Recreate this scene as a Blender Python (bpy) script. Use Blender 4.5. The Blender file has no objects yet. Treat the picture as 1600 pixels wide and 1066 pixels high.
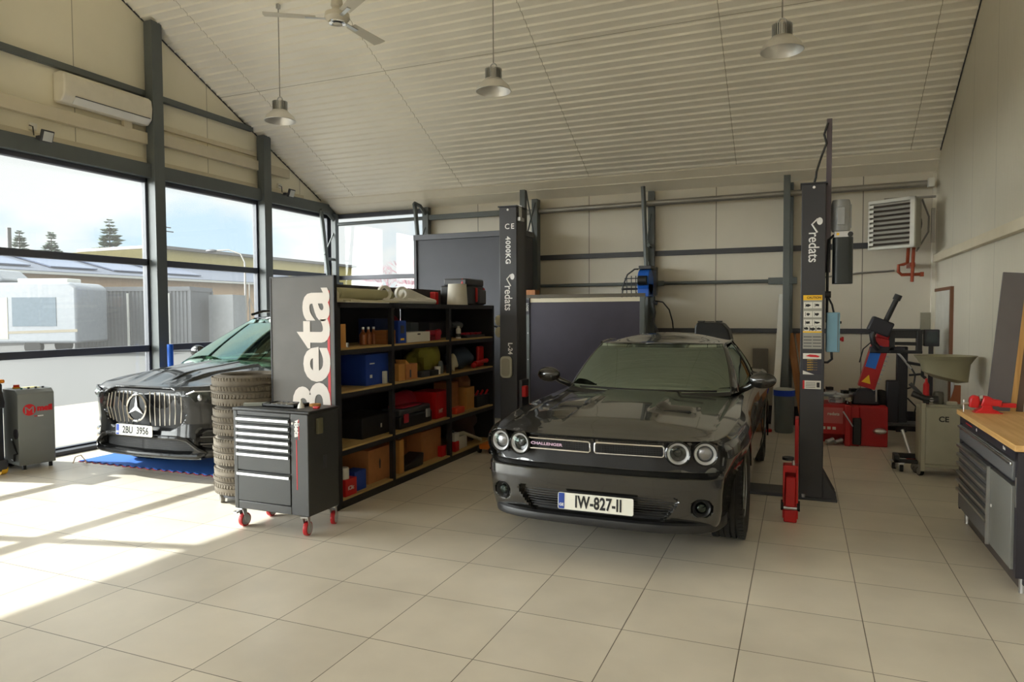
import bpy, bmesh, math, random
import numpy as np
from mathutils import Matrix, Vector
random.seed(7)
S = bpy.context.scene
COL = S.collection
PI = math.pi

# ---------------------------------------------------------------- camera, sky, sun, exposure
cam_d = bpy.data.cameras.new('camera'); cam_d.sensor_fit = 'HORIZONTAL'; cam_d.sensor_width = 36
cam_d.lens = 24.4167; cam_d.clip_end = 600; cam_d.clip_start = .05
cam = bpy.data.objects.new('camera', cam_d); COL.objects.link(cam)
_r, _u, _f = Vector((.92361, .3833, -.00523)), Vector((-.01033, .03852, .9992)), Vector((-.3832, .92282, -.03954))
cam.matrix_world = Matrix(((_r.x, _u.x, -_f.x, 0), (_r.y, _u.y, -_f.y, 0), (_r.z, _u.z, -_f.z, 1.695), (0, 0, 0, 1)))
S.camera = cam
S.view_settings.view_transform = 'Standard'; S.view_settings.look = 'None'
S.view_settings.exposure = EXPOSURE = 1.35
S.view_settings.gamma = 1.0; S.view_settings.use_curve_mapping = False
S.cycles.max_bounces = 14; S.cycles.diffuse_bounces = 8; S.cycles.glossy_bounces = 6
S.cycles.transparent_max_bounces = 16; S.cycles.use_denoising = True
S.cycles.sample_clamp_indirect = 8.0; S.cycles.caustics_reflective = False

W = bpy.data.worlds.new('sky'); S.world = W; W.use_nodes = True
nt = W.node_tree; N = nt.nodes; N.clear(); L = nt.links
tc = N.new('ShaderNodeTexCoord')
mp = N.new('ShaderNodeMapping'); mp.inputs['Scale'].default_value = (1.0, 1.0, 2.2); mp.inputs['Location'].default_value = (.3, .1, .2)
L.new(tc.outputs['Generated'], mp.inputs['Vector'])
no = N.new('ShaderNodeTexNoise'); no.inputs['Scale'].default_value = 4.2; no.inputs['Detail'].default_value = 6; no.inputs['Roughness'].default_value = .5
L.new(mp.outputs[0], no.inputs['Vector'])
cr = N.new('ShaderNodeValToRGB'); cr.color_ramp.elements[0].position = .36; cr.color_ramp.elements[1].position = .52
cr.color_ramp.elements[0].color = (.64, .83, .98, 1); cr.color_ramp.elements[1].color = (1.0, .99, .97, 1)
L.new(no.outputs[0], cr.inputs[0])
bg = N.new('ShaderNodeBackground'); L.new(cr.outputs[0], bg.inputs[0])
# brighter towards the zenith; a low glow, out of view, is added to brighten the room
sx = N.new('ShaderNodeSeparateXYZ'); L.new(tc.outputs['Generated'], sx.inputs[0])
mz = N.new('ShaderNodeMapRange'); mz.interpolation_type = 'SMOOTHSTEP'; L.new(sx.outputs[2], mz.inputs[0])
for i, v in enumerate((.22, .6, .42, .7)): mz.inputs[i+1].default_value = v
dp = N.new('ShaderNodeVectorMath'); dp.operation = 'DOT_PRODUCT'; L.new(tc.outputs['Generated'], dp.inputs[0]); dp.inputs[1].default_value = (-.79, -.60, .13)
mg = N.new('ShaderNodeMapRange'); mg.interpolation_type = 'SMOOTHSTEP'; L.new(dp.outputs['Value'], mg.inputs[0])
for i, v in enumerate((.48, .92, 0., 7.2)): mg.inputs[i+1].default_value = v
L.new(mz.outputs[0], bg.inputs['Strength'])
b2 = N.new('ShaderNodeBackground'); b2.inputs[0].default_value = (1.0, .98, .945, 1); me_ = N.new('ShaderNodeMapRange'); me_.interpolation_type = 'SMOOTHSTEP'; L.new(sx.outputs[2], me_.inputs[0])     # added glow is cut back upwards to spare the floor by the glass
for i, v in enumerate((.26, .55, 1., .12)): me_.inputs[i+1].default_value = v
mu = N.new('ShaderNodeMath'); mu.operation = 'MULTIPLY'; L.new(mg.outputs[0], mu.inputs[0]); L.new(me_.outputs[0], mu.inputs[1]); L.new(mu.outputs[0], b2.inputs['Strength'])
ash = N.new('ShaderNodeAddShader'); L.new(bg.outputs[0], ash.inputs[0]); L.new(b2.outputs[0], ash.inputs[1])
wo = N.new('ShaderNodeOutputWorld'); L.new(ash.outputs[0], wo.inputs[0])

sd = bpy.data.lights.new('sun', 'SUN'); sd.energy = 4.2; sd.angle = .012; sd.color = (1.0, .97, .92)
sun = bpy.data.objects.new('sun', sd); COL.objects.link(sun)
sun.rotation_euler = Vector((1.0, .255, -.775)).to_track_quat('-Z', 'Y').to_euler()

# ---------------------------------------------------------------- helpers
_mats = {}
def mat(name, col=None, rough=.5, metal=0., var=.06, scale=6., bump=0., coat=0., spec=.5, emit=0., bscale=None):
    """Principled material with a little procedural tone variation."""
    if name in _mats: return _mats[name]
    m = bpy.data.materials.new(name); m.use_nodes = True
    t = m.node_tree; b = t.nodes['Principled BSDF']
    b.inputs['Roughness'].default_value = rough; b.inputs['Metallic'].default_value = metal
    b.inputs['Specular IOR Level'].default_value = spec
    b.inputs['Coat Weight'].default_value = coat; b.inputs['Coat Roughness'].default_value = .03
    c = list(col) + [1]
    b.inputs['Base Color'].default_value = c
    if emit: b.inputs['Emission Color'].default_value = c; b.inputs['Emission Strength'].default_value = emit
    if var or bump:
        tcn = t.nodes.new('ShaderNodeTexCoord'); n = t.nodes.new('ShaderNodeTexNoise')
        n.inputs['Scale'].default_value = scale; n.inputs['Detail'].default_value = 5
        t.links.new(tcn.outputs['Object'], n.inputs['Vector'])
    if var:
        r = t.nodes.new('ShaderNodeValToRGB')
        r.color_ramp.elements[0].position = .3; r.color_ramp.elements[1].position = .7
        r.color_ramp.elements[0].color = [x * (1 - var) for x in col] + [1]
        r.color_ramp.elements[1].color = [min(1, x * (1 + var)) for x in col] + [1]
        t.links.new(n.outputs[0], r.inputs[0]); t.links.new(r.outputs[0], b.inputs['Base Color'])
    if bump:
        n2 = n
        if bscale:
            n2 = t.nodes.new('ShaderNodeTexNoise'); n2.inputs['Scale'].default_value = bscale
            t.links.new(tcn.outputs['Object'], n2.inputs['Vector'])
        bp = t.nodes.new('ShaderNodeBump'); bp.inputs['Strength'].default_value = bump; bp.inputs['Distance'].default_value = .01
        t.links.new(n2.outputs[0], bp.inputs['Height']); t.links.new(bp.outputs[0], b.inputs['Normal'])
    _mats[name] = m
    return m

def srgb(r, g, b):
    f = lambda v: (v / 255 / 12.92) if v / 255 <= .04045 else ((v / 255 + .055) / 1.055) ** 2.4
    return (f(r), f(g), f(b))

def wood(name, c1, c2, scale=3., rough=.5, axis='Y'):
    if name in _mats: return _mats[name]
    m = mat(name, c1, rough, var=0); t = m.node_tree; b = t.nodes['Principled BSDF']
    tcn = t.nodes.new('ShaderNodeTexCoord'); mpn = t.nodes.new('ShaderNodeMapping')
    mpn.inputs['Scale'].default_value = {'X': (.6, 9, 9), 'Y': (9, .6, 9), 'Z': (9, 9, .6)}[axis]
    n = t.nodes.new('ShaderNodeTexNoise'); n.inputs['Scale'].default_value = scale; n.inputs['Detail'].default_value = 8
    r = t.nodes.new('ShaderNodeValToRGB'); r.color_ramp.elements[0].position = .35; r.color_ramp.elements[1].position = .68
    r.color_ramp.elements[0].color = list(c1) + [1]; r.color_ramp.elements[1].color = list(c2) + [1]
    t.links.new(tcn.outputs['Object'], mpn.inputs[0]); t.links.new(mpn.outputs[0], n.inputs['Vector'])
    t.links.new(n.outputs[0], r.inputs[0]); t.links.new(r.outputs[0], b.inputs['Base Color'])
    return m

class MB:
    """Collects shapes into one mesh."""
    def __init__(s): s.v = []; s.f = []
    def add(s, vs, fs, M=None):
        o = len(s.v)
        s.v += [tuple(M @ Vector(p)) if M else tuple(p) for p in vs]
        s.f += [tuple(i + o for i in f) for f in fs]
        return s
    def box(s, x0, x1, y0, y1, z0, z1, M=None):
        vs = [(x0,y0,z0),(x1,y0,z0),(x1,y1,z0),(x0,y1,z0),(x0,y0,z1),(x1,y0,z1),(x1,y1,z1),(x0,y1,z1)]
        return s.add(vs, [(0,3,2,1),(4,5,6,7),(0,1,5,4),(1,2,6,5),(2,3,7,6),(3,0,4,7)], M)
    def cyl(s, p0, p1, r, r2=None, n=20, M=None):
        p0, p1 = Vector(p0), Vector(p1); r2 = r if r2 is None else r2
        d = (p1 - p0).normalized(); a = d.orthogonal().normalized(); b = d.cross(a)
        vs = []
        for p, q in ((p0, r), (p1, r2)):
            for i in range(n):
                t = 2 * PI * i / n; vs.append(p + (a * math.cos(t) + b * math.sin(t)) * q)
        fs = [(i, (i+1) % n, n + (i+1) % n, n + i) for i in range(n)] + [tuple(range(n-1, -1, -1)), tuple(range(n, 2*n))]
        return s.add(vs, fs, M)
    def tube(s, pts, r, n=8, closed=False, M=None, ry=None):
        pts = [Vector(p) for p in pts]; k = len(pts); vs = []; a = None
        for i, p in enumerate(pts):
            q0 = pts[(i-1) % k] if (closed or i) else p; q1 = pts[(i+1) % k] if (closed or i < k-1) else p
            d = (q1 - q0).normalized()
            if a is None: a = d.orthogonal().normalized()
            a = (a - d * a.dot(d)).normalized(); b = d.cross(a)
            rr = r[i] if isinstance(r, (list, tuple)) else r
            for j in range(n):
                t = 2 * PI * j / n; vs.append(p + a * math.cos(t) * rr + b * math.sin(t) * (ry or rr))
        fs = []
        for i in range(k if closed else k-1):
            for j in range(n):
                fs.append((i*n+j, i*n+(j+1) % n, ((i+1) % k)*n+(j+1) % n, ((i+1) % k)*n+j))
        if not closed: fs += [tuple(range(n-1, -1, -1)), tuple(range((k-1)*n, k*n))]
        return s.add(vs, fs, M)
    def lathe(s, prof, n=32, M=None, closed=False, cap=True):
        """prof: (r, z) pairs turned about z."""
        vs = []; k = len(prof)
        for r, z in prof:
            for j in range(n):
                t = 2*PI*j/n; vs.append((r*math.cos(t), r*math.sin(t), z))
        fs = []
        for i in range(k if closed else k-1):
            for j in range(n):
                a, b = i*n, ((i+1) % k)*n
                fs.append((a+j, a+(j+1) % n, b+(j+1) % n, b+j))
        if not closed and cap:
            if prof[0][0] > 1e-6: fs.append(tuple(range(n-1, -1, -1)))
            if prof[-1][0] > 1e-6: fs.append(tuple(range((k-1)*n, k*n)))
        return s.add(vs, fs, M)
    def prism(s, poly, d0, d1, axis='y', M=None):
        """poly: 2-D outline; extruded d0..d1 along axis. axis y: (x,z); x: (y,z); z: (x,y)."""
        mk = {'y': lambda p, d: (p[0], d, p[1]), 'x': lambda p, d: (d, p[0], p[1]), 'z': lambda p, d: (p[0], p[1], d)}[axis]
        n = len(poly); vs = [mk(p, d0) for p in poly] + [mk(p, d1) for p in poly]
        fs = [(i, (i+1) % n, n+(i+1) % n, n+i) for i in range(n)] + [tuple(range(n-1, -1, -1)), tuple(range(n, 2*n))]
        return s.add(vs, fs, M)
    def sphere(s, c, r, n=16, m=10, sc=(1,1,1), M=None):
        prof = [(math.sin(PI*i/m), -math.cos(PI*i/m)) for i in range(m+1)]
        T = Matrix.Translation(c) @ Matrix.Diagonal((r*sc[0], r*sc[1], r*sc[2], 1))
        prof[0] = (1e-4, -1); prof[-1] = (1e-4, 1)
        return s.lathe(prof, n, (M @ T) if M else T)
    def grid(s, P, M=None, flip=False):
        """P: 2-D list of points."""
        r, c = len(P), len(P[0]); fs = []
        for i in range(r-1):
            for j in range(c-1):
                q = (i*c+j, i*c+j+1, (i+1)*c+j+1, (i+1)*c+j); fs.append(q[::-1] if flip else q)
        return s.add([p for row in P for p in row], fs, M)
    def build(s, name, m, parent=None, bev=0., smooth=30, loc=None, rot=None, seg=2, fix=True):
        me = bpy.data.meshes.new(name); me.from_pydata(s.v, [], s.f)
        if fix:
            bm = bmesh.new(); bm.from_mesh(me); bmesh.ops.recalc_face_normals(bm, faces=bm.faces); bm.to_mesh(me); bm.free()
        me.validate(); me.materials.append(m)
        if smooth:
            me.shade_smooth(); me.set_sharp_from_angle(angle=math.radians(smooth))
        o = bpy.data.objects.new(name, me); COL.objects.link(o)
        if parent: o.parent = parent
        if loc: o.location = loc
        if rot: o.rotation_euler = rot
        if bev:
            b = o.modifiers.new('bevel', 'BEVEL'); b.width = bev; b.segments = seg; b.limit_method = 'ANGLE'; b.harden_normals = False
        return o

def tag(o, label=None, cat=None, group=None, kind=None):
    if label: o['label'] = label
    if cat: o['category'] = cat
    if group: o['group'] = group
    if kind: o['kind'] = kind
    return o
def thing(name, label, cat, loc=(0,0,0), rz=0., group=None):
    o = bpy.data.objects.new(name, None); o.empty_display_size = .1; COL.objects.link(o)
    o.location = loc; o.rotation_euler = (0, 0, rz)
    return tag(o, label, cat, group)
def struct(o): return tag(o, kind='structure')
def kids(o): return [c for c in COL.objects if c.parent == o]
def dup(o, parent=None, loc=None, rz=None, label=None):
    c = o.copy(); COL.objects.link(c); c.parent = parent
    if loc: c.location = loc
    if rz is not None: c.rotation_euler = (0, 0, rz)
    if label: c['label'] = label
    for k in kids(o): dup(k, c)
    return c
def rrect(w, h, r, n=5, cx=0, cy=0):
    p = []
    for sx, sy, a0 in ((1,1,0), (-1,1,90), (-1,-1,180), (1,-1,270)):
        for i in range(n+1):
            a = math.radians(a0 + 90*i/n); p.append((cx+sx*(w/2-r)+r*math.cos(a), cy+sy*(h/2-r)+r*math.sin(a)))
    return p
def text(name, s, size, m, parent, M, bold=0., ext=.0006, sx=1., align='CENTER', space=1., fit=None):
    """Lettering as mesh; M places the text's xy plane."""
    cu = bpy.data.curves.new(name, 'FONT'); cu.body = s; cu.size = size; cu.offset = bold; cu.extrude = ext
    cu.align_x = align; cu.align_y = 'CENTER'; cu.resolution_u = 4; cu.space_character = space
    t = bpy.data.objects.new('t', cu); COL.objects.link(t)
    bpy.context.view_layer.update()
    me = bpy.data.meshes.new_from_object(t.evaluated_get(bpy.context.evaluated_depsgraph_get()))
    bpy.data.objects.remove(t); bpy.data.curves.remove(cu)
    if fit:                                                 # stretch to a width and height about the centre
        lo = [min(v.co[i] for v in me.vertices) for i in (0, 1)]; hi = [max(v.co[i] for v in me.vertices) for i in (0, 1)]
        me.transform(Matrix.Diagonal((fit[0]/(hi[0]-lo[0]), fit[1]/(hi[1]-lo[1]), 1, 1)) @ Matrix.Translation((-(lo[0]+hi[0])/2, -(lo[1]+hi[1])/2, 0)))
    me.transform(M @ Matrix.Diagonal((sx, 1, 1, 1))); me.name = name; me.materials.clear(); me.materials.append(m)
    o = bpy.data.objects.new(name, me); COL.objects.link(o)
    if parent: o.parent = parent
    return o
def face_M(loc, right, up):
    r, u = Vector(right).normalized(), Vector(up).normalized(); n = r.cross(u)
    return Matrix(((r.x,u.x,n.x,loc[0]),(r.y,u.y,n.y,loc[1]),(r.z,u.z,n.z,loc[2]),(0,0,0,1)))
FRONT = lambda x, y, z: face_M((x,y,z), (1,0,0), (0,0,1))          # faces -Y
FDOWN = lambda x, y, z: face_M((x,y,z), (0,0,-1), (1,0,0))         # faces -Y, reads top to bottom
FUP = lambda x, y, z: face_M((x,y,z), (0,0,1), (-1,0,0))           # faces -Y, reads bottom to top
RIGHT = lambda x, y, z: face_M((x,y,z), (0,1,0), (0,0,1))          # faces +X

# common materials
m_steel = mat('painted_grey_steel', srgb(92, 98, 98), .45, var=.05)
m_dark = mat('dark_grey_steel', srgb(62, 63, 68), .45, var=.05)
m_black = mat('black_plastic', srgb(26, 26, 28), .45, var=.08)
m_blackgl = mat('black_gloss', (.008, .008, .009), .12, var=0, coat=.5)
m_rubber = mat('rubber', srgb(38, 37, 35), .8, var=.12, scale=20, bump=.1, bscale=120)
m_chrome = mat('chrome', (.75, .75, .76), .12, 1., var=.02)
m_alu = mat('brushed_aluminium', (.62, .63, .64), .32, 1., var=.04)
m_white = mat('white_plastic', srgb(225, 223, 216), .5, var=.03)
m_red = mat('red_paint', srgb(190, 22, 26), .4, var=.06)
m_blue = mat('blue_card', srgb(28, 62, 150), .6, var=.06)
m_card = mat('cardboard', srgb(178, 118, 72), .85, var=.08, scale=14)
m_tan = mat('tan_card', srgb(196, 140, 76), .8, var=.08)
m_letter = mat('white_lettering', srgb(235, 235, 235), .5, var=0)
m_redl = mat('red_lettering', srgb(200, 25, 35), .5, var=0)
m_ink = mat('black_lettering', srgb(20, 20, 22), .5, var=0)
m_yellow = mat('yellow_label', srgb(240, 190, 40), .5, var=0)
# ---------------------------------------------------------------- room shell
XL, XR, YB, YF = -8.45, 1.72, 11.2, -5.0
RY = 3.6     # ridge; the near slope stops higher, over the added clerestory
def ceil_z(y): return 3.88 + .5 * (10.9 - y) if y >= RY else 3.88 + .5 * (10.9 - 2*RY + y) + .12 * 0

def lines_mat(name, col, line, period, width, axis='X', rough=.5, var=.04, dark=.55, offset=0., fine=None, axis2=None):
    """Panelled sheet: thin seams every `period` metres along one object axis, optional fine micro ribs as bump."""
    m = mat(name, col, rough, var=var, scale=1.2); t = m.node_tree; b = t.nodes['Principled BSDF']
    src = b.inputs['Base Color'].links[0].from_socket
    tcn = t.nodes.new('ShaderNodeTexCoord'); sp = t.nodes.new('ShaderNodeSeparateXYZ')
    t.links.new(tcn.outputs['Object'], sp.inputs[0])
    def ma(op, a, bb=None):
        n = t.nodes.new('ShaderNodeMath'); n.operation = op
        for i, v in enumerate((a, bb)):
            if v is None: continue
            if isinstance(v, (int, float)): n.inputs[i].default_value = v
            else: t.links.new(v, n.inputs[i])
        return n.outputs[0]
    def seam(ax, per, w, off):
        u = ma('DIVIDE', ma('ADD', sp.outputs[ax], off), per)
        return ma('LESS_THAN', ma('ABSOLUTE', ma('SUBTRACT', ma('FRACT', u), .5)), w / per / 2)
    f = seam(axis, period, width, offset + period/2)
    if axis2: f = ma('MAXIMUM', f, seam(axis2[0], axis2[1], width, axis2[2] + axis2[1]/2))
    mx = t.nodes.new('ShaderNodeMix'); mx.data_type = 'RGBA'
    t.links.new(f, mx.inputs[0]); t.links.new(src, mx.inputs[6]); mx.inputs[7].default_value = list(line) + [1]
    t.links.new(mx.outputs[2], b.inputs['Base Color'])
    if fine:
        u = ma('SINE', ma('MULTIPLY', sp.outputs[fine[0]], 2*PI/fine[1]))
        bp = t.nodes.new('ShaderNodeBump'); bp.inputs['Strength'].default_value = fine[2]; bp.inputs['Distance'].default_value = .01
        t.links.new(u, bp.inputs['Height']); t.links.new(bp.outputs[0], b.inputs['Normal'])
    return m

# floor: 0.60 m porcelain tiles
def floor_mat():
    m = mat('porcelain_tiles', srgb(212, 203, 188), .34, var=.10, scale=1.6); t = m.node_tree; b = t.nodes['Principled BSDF']
    src = b.inputs['Base Color'].links[0].from_socket
    tcn = t.nodes.new('ShaderNodeTexCoord'); sp = t.nodes.new('ShaderNodeSeparateXYZ'); t.links.new(tcn.outputs['Object'], sp.inputs[0])
    def ma(op, a, bb=None):
        n = t.nodes.new('ShaderNodeMath'); n.operation = op
        for i, v in enumerate((a, bb)):
            if v is None: continue
            if isinstance(v, (int, float)): n.inputs[i].default_value = v
            else: t.links.new(v, n.inputs[i])
        return n.outputs[0]
    ux = ma('DIVIDE', ma('ADD', sp.outputs[0], 3.868), .6); uy = ma('DIVIDE', ma('SUBTRACT', sp.outputs[1], 2.4204), .59)
    def edge(u, s): return ma('LESS_THAN', ma('MINIMUM', ma('FRACT', u), ma('SUBTRACT', 1., ma('FRACT', u))), .0026/s)
    f = ma('MAXIMUM', edge(ux, .6), edge(uy, .59))
    # tone per tile
    cb = t.nodes.new('ShaderNodeCombineXYZ'); t.links.new(ma('FLOOR', ux), cb.inputs[0]); t.links.new(ma('FLOOR', uy), cb.inputs[1])
    wn = t.nodes.new('ShaderNodeTexWhiteNoise'); wn.noise_dimensions = '2D'; t.links.new(cb.outputs[0], wn.inputs['Vector'])
    hs = t.nodes.new('ShaderNodeHueSaturation'); t.links.new(src, hs.inputs['Color'])
    t.links.new(ma('ADD', ma('MULTIPLY', wn.outputs['Value'], .10), .95), hs.inputs['Value'])
    mx = t.nodes.new('ShaderNodeMix'); mx.data_type = 'RGBA'
    t.links.new(f, mx.inputs[0]); t.links.new(hs.outputs[0], mx.inputs[6]); mx.inputs[7].default_value = srgb(105, 96, 82) + (1,)
    t.links.new(mx.outputs[2], b.inputs['Base Color'])
    return m
struct(MB().box(XL-.2, XR+.2, YF-.2, YB+.2, -.2, 0).build('floor', floor_mat()))

cream = srgb(214, 207, 192)
m_panel = lines_mat('cream_wall_panels', cream, srgb(120, 116, 104), 2.035, .012, 'X', .45, offset=1.22)
m_panelr = lines_mat('cream_ribbed_panels', srgb(210, 204, 188), srgb(154, 149, 136), 1.0, .008, 'Y', .42, fine=('Y', .05, .10))
m_panell = lines_mat('cream_gable_panels', srgb(238, 232, 212), srgb(172, 166, 146), 1.06, .012, 'Y', .5, offset=.3)
m_cream = mat('cream_sheet', srgb(228, 223, 210), .45, var=.03)
m_trim = mat('cream_trunking', srgb(214, 204, 180), .5, var=.03)

# ceiling: ribbed liner sheets, real trapezoid ribs running along X
def ceiling():
    pts = []; pitch = .125; n = int((YB + .05 - RY) / (pitch * .894))
    for side in (0, 1):
        row = []
        for i in range(n + 1):
            y0 = YB + .05 - i * pitch * .894
            for dy, dz in ((0, 0), (.074, 0), (.083, -.022), (.097, -.022), (.106, 0)):
                row.append((y0 - dy * .894, dz))
        row = [(y, ceil_z(y) + dz) for y, dz in row if y > RY]
        if side: row = [(2*RY - y, z) for y, z in row][::-1]
        pts += row + ([] if side else [(RY, ceil_z(RY))])
    b = MB(); xs = [XL - .1, XR + .02]
    b.grid([[(x, y, z) for y, z in pts] for x in xs]); n = len(pts)
    b.grid([[(x, y, z + .15) for y, z in pts] for x in xs]); b.f += [(0, n-1, 3*n-1, 2*n)] if 0 else []
    return b.build('ceiling', lines_mat('ribbed_ceiling_sheets', srgb(250, 246, 236), srgb(176, 168, 152), 2.26, .008, 'X', .34, offset=.9, axis2=('Y', 1.62, -.35)), smooth=0, fix=False)
struct(ceiling())
# eave flashing: sloping face and soffit along the back wall
b = MB(); b.prism([(10.885, ceil_z(10.885)-.024), (10.985, 3.765), (10.985, 3.75), (YB+.02, 3.62), (YB+.02, 4.0), (10.885, ceil_z(10.885)+.05)], XL, XR, 'x')
struct(b.build('trim_eave', mat('eave_flashing', srgb(240, 234, 220), .4, var=.02)))

# back wall (solid part), with window opening at far left
b = MB(); b.box(-6.3, XR+.2, YB, YB+.15, 0, 3.9); b.box(XL-.1, -6.3, YB, YB+.15, 0, .25); b.box(XL-.1, -6.3, YB, YB+.15, 3.62, 3.9)
struct(b.build('wall_back', m_panel))
# right wall
def gable(x0, x1, z0=0):
    return [(YF, z0), (YB+.1, z0), (YB+.1, ceil_z(YB)+.0), (RY, ceil_z(RY)+.03), (YF, ceil_z(YF)+.03)]
struct(MB().prism(gable(0,0), XR, XR+.15, 'x').build('wall_right', m_panelr))
# left wall above the glazing
struct(MB().prism([(YF, 3.6), (YB+.1, 3.6), (YB+.1, ceil_z(YB)+.02), (RY, ceil_z(RY)+.03), (YF, ceil_z(YF)+.03)], XL-.15, XL, 'x').build('wall_left', m_panell))
# front wall behind the camera: door openings between panels, gap above for the added clerestory
b = MB(); b.box(XL-.1, XR+.2, YF-.15, YF, 3.4, 3.5); b.prism([(XL-.1, 4.75), (XR+.2, 4.75), (XR+.2, 5.0), (XL-.1, 5.0)], YF-.15, YF, 'y')
for x0, x1 in ((XL-.1, -7.6), (-4.4, -3.6), (-.4, .2), (1.3, XR+.2)): b.box(x0, x1, YF-.15, YF, 0, 3.4)
b.box(.2, 1.3, YF-.15, YF, 0, 3.4)
struct(b.build('wall_front', m_panel))
# unseen clerestory glazing, added above the sectional doors for daylight, follows below

# glass
def schlick(t, f0):
    lw = t.nodes.new('ShaderNodeLayerWeight'); lw.inputs[0].default_value = .5
    p = t.nodes.new('ShaderNodeMath'); p.operation = 'POWER'; t.links.new(lw.outputs['Facing'], p.inputs[0]); p.inputs[1].default_value = 5
    q = t.nodes.new('ShaderNodeMath'); q.operation = 'MULTIPLY_ADD'; t.links.new(p.outputs[0], q.inputs[0]); q.inputs[1].default_value = 1-f0; q.inputs[2].default_value = f0
    return q.outputs[0]
def glass_mat(name, dirt, tint=(.93, .96, .96)):
    m = bpy.data.materials.new(name); m.use_nodes = True; t = m.node_tree; t.nodes.clear()
    o = t.nodes.new('ShaderNodeOutputMaterial'); tr = t.nodes.new('ShaderNodeBsdfTransparent'); tr.inputs[0].default_value = tint + (1,)
    gl = t.nodes.new('ShaderNodeBsdfGlossy'); gl.inputs['Roughness'].default_value = .0
    m1 = t.nodes.new('ShaderNodeMixShader'); t.links.new(schlick(t, .03), m1.inputs[0]); t.links.new(tr.outputs[0], m1.inputs[1]); t.links.new(gl.outputs[0], m1.inputs[2])
    tl = t.nodes.new('ShaderNodeBsdfTranslucent'); tl.inputs[0].default_value = (.9, .9, .87, 1)
    tcn = t.nodes.new('ShaderNodeTexCoord'); n = t.nodes.new('ShaderNodeTexNoise'); n.inputs['Scale'].default_value = .9; n.inputs['Detail'].default_value = 6
    t.links.new(tcn.outputs['Object'], n.inputs['Vector'])
    mr = t.nodes.new('ShaderNodeMapRange'); mr.inputs[1].default_value = .3; mr.inputs[2].default_value = .7
    mr.inputs[3].default_value = dirt * .8; mr.inputs[4].default_value = dirt * 1.2
    t.links.new(n.outputs[0], mr.inputs[0])
    m2 = t.nodes.new('ShaderNodeMixShader'); t.links.new(mr.outputs[0], m2.inputs[0]); t.links.new(m1.outputs[0], m2.inputs[1]); t.links.new(tl.outputs[0], m2.inputs[2])
    t.links.new(m2.outputs[0], o.inputs[0]); return m
m_glass = glass_mat('dusty_window_glass', .014)
m_frame = mat('anthracite_window_frame', srgb(72, 74, 84), .4, var=.03)

# window bays along the left wall: posts at these Y, transoms at 1.235 and 2.435
posts = [9.26, 7.13, 4.86, 2.62, .40, -1.8, -4.0]
edges = [YB - .06] + posts + [YF]
for k in range(len(edges) - 1):
    y1, y0 = edges[k], edges[k+1]; yc = (y0 + y1) / 2
    fr = MB()
    fr.box(XL-.04, XL+.05, y0, y1, .0, .07); fr.box(XL-.04, XL+.05, y0, y1, 3.54, 3.60)
    for z in (1.235, 2.435): fr.box(XL-.04, XL+.05, y0, y1, z-.045, z+.045)
    ja, jb = (.05 if y == 2.62 else .12 for y in (y0, y1))      # a slim mullion where no column stands
    fr.box(XL-.04, XL+.05, y0, y0+ja, 0, 3.6); fr.box(XL-.04, XL+.05, y1-jb, y1, 0, 3.6)
    w = struct(fr.build('window_%d' % (k+1), m_frame, bev=.006))
    for za, zb in ((.07, 1.19), (1.28, 2.39), (2.48, 3.54)):
        MB().box(XL-.006, XL+.006, y0+ja, y1-jb, za, zb).build('pane', m_glass, w)
# back window at the far left
fr = MB(); X0, X1 = XL+.05, -6.3
fr.box(X0, X1, YB-.03, YB+.06, 3.54, 3.62); fr.box(X0, X1, YB-.03, YB+.06, .25, .32); fr.box(X0, X1, YB-.03, YB+.06, 2.36, 2.44); fr.box(X0, X0+.07, YB-.03, YB+.06, .25, 3.62); fr.box(X1-.07, X1, YB-.03, YB+.06, .25, 3.62)
w = struct(fr.build('window_9', m_frame, bev=.006))
for za, zb in ((.32, 2.36), (2.44, 3.54)): MB().box(X0+.07, X1-.07, YB+.01, YB+.02, za, zb).build('pane', m_glass, w)
for k in range(4):  # clerestory windows behind the camera, added to let more daylight into the hall
    x0 = XL-.1 + 2.6*k; x1 = x0 + 2.6; fr = MB(); fr.box(x0, x1, YF-.1, YF-.03, 3.5, 3.57); fr.box(x0, x1, YF-.1, YF-.03, 4.68, 4.75); fr.box(x0, x0+.06, YF-.1, YF-.03, 3.57, 4.68); fr.box(x1-.06, x1, YF-.1, YF-.03, 3.57, 4.68)
    w = struct(fr.build('window_%d' % (k+10), m_frame)); MB().box(x0+.06, x1-.06, YF-.07, YF-.06, 3.57, 4.68).build('pane', m_glass, w)
# sectional doors in the front wall
for k, (x0, x1) in enumerate(((-7.6, -4.4), (-3.6, -.4))):
    b = MB(); [b.box(x0, x1, YF-.1, YF-.03, .56*j+.004, .56*j+.556) for j in range(6)]; struct(b.build('door_%d' % (k+2), m_cream, bev=.01))
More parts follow.
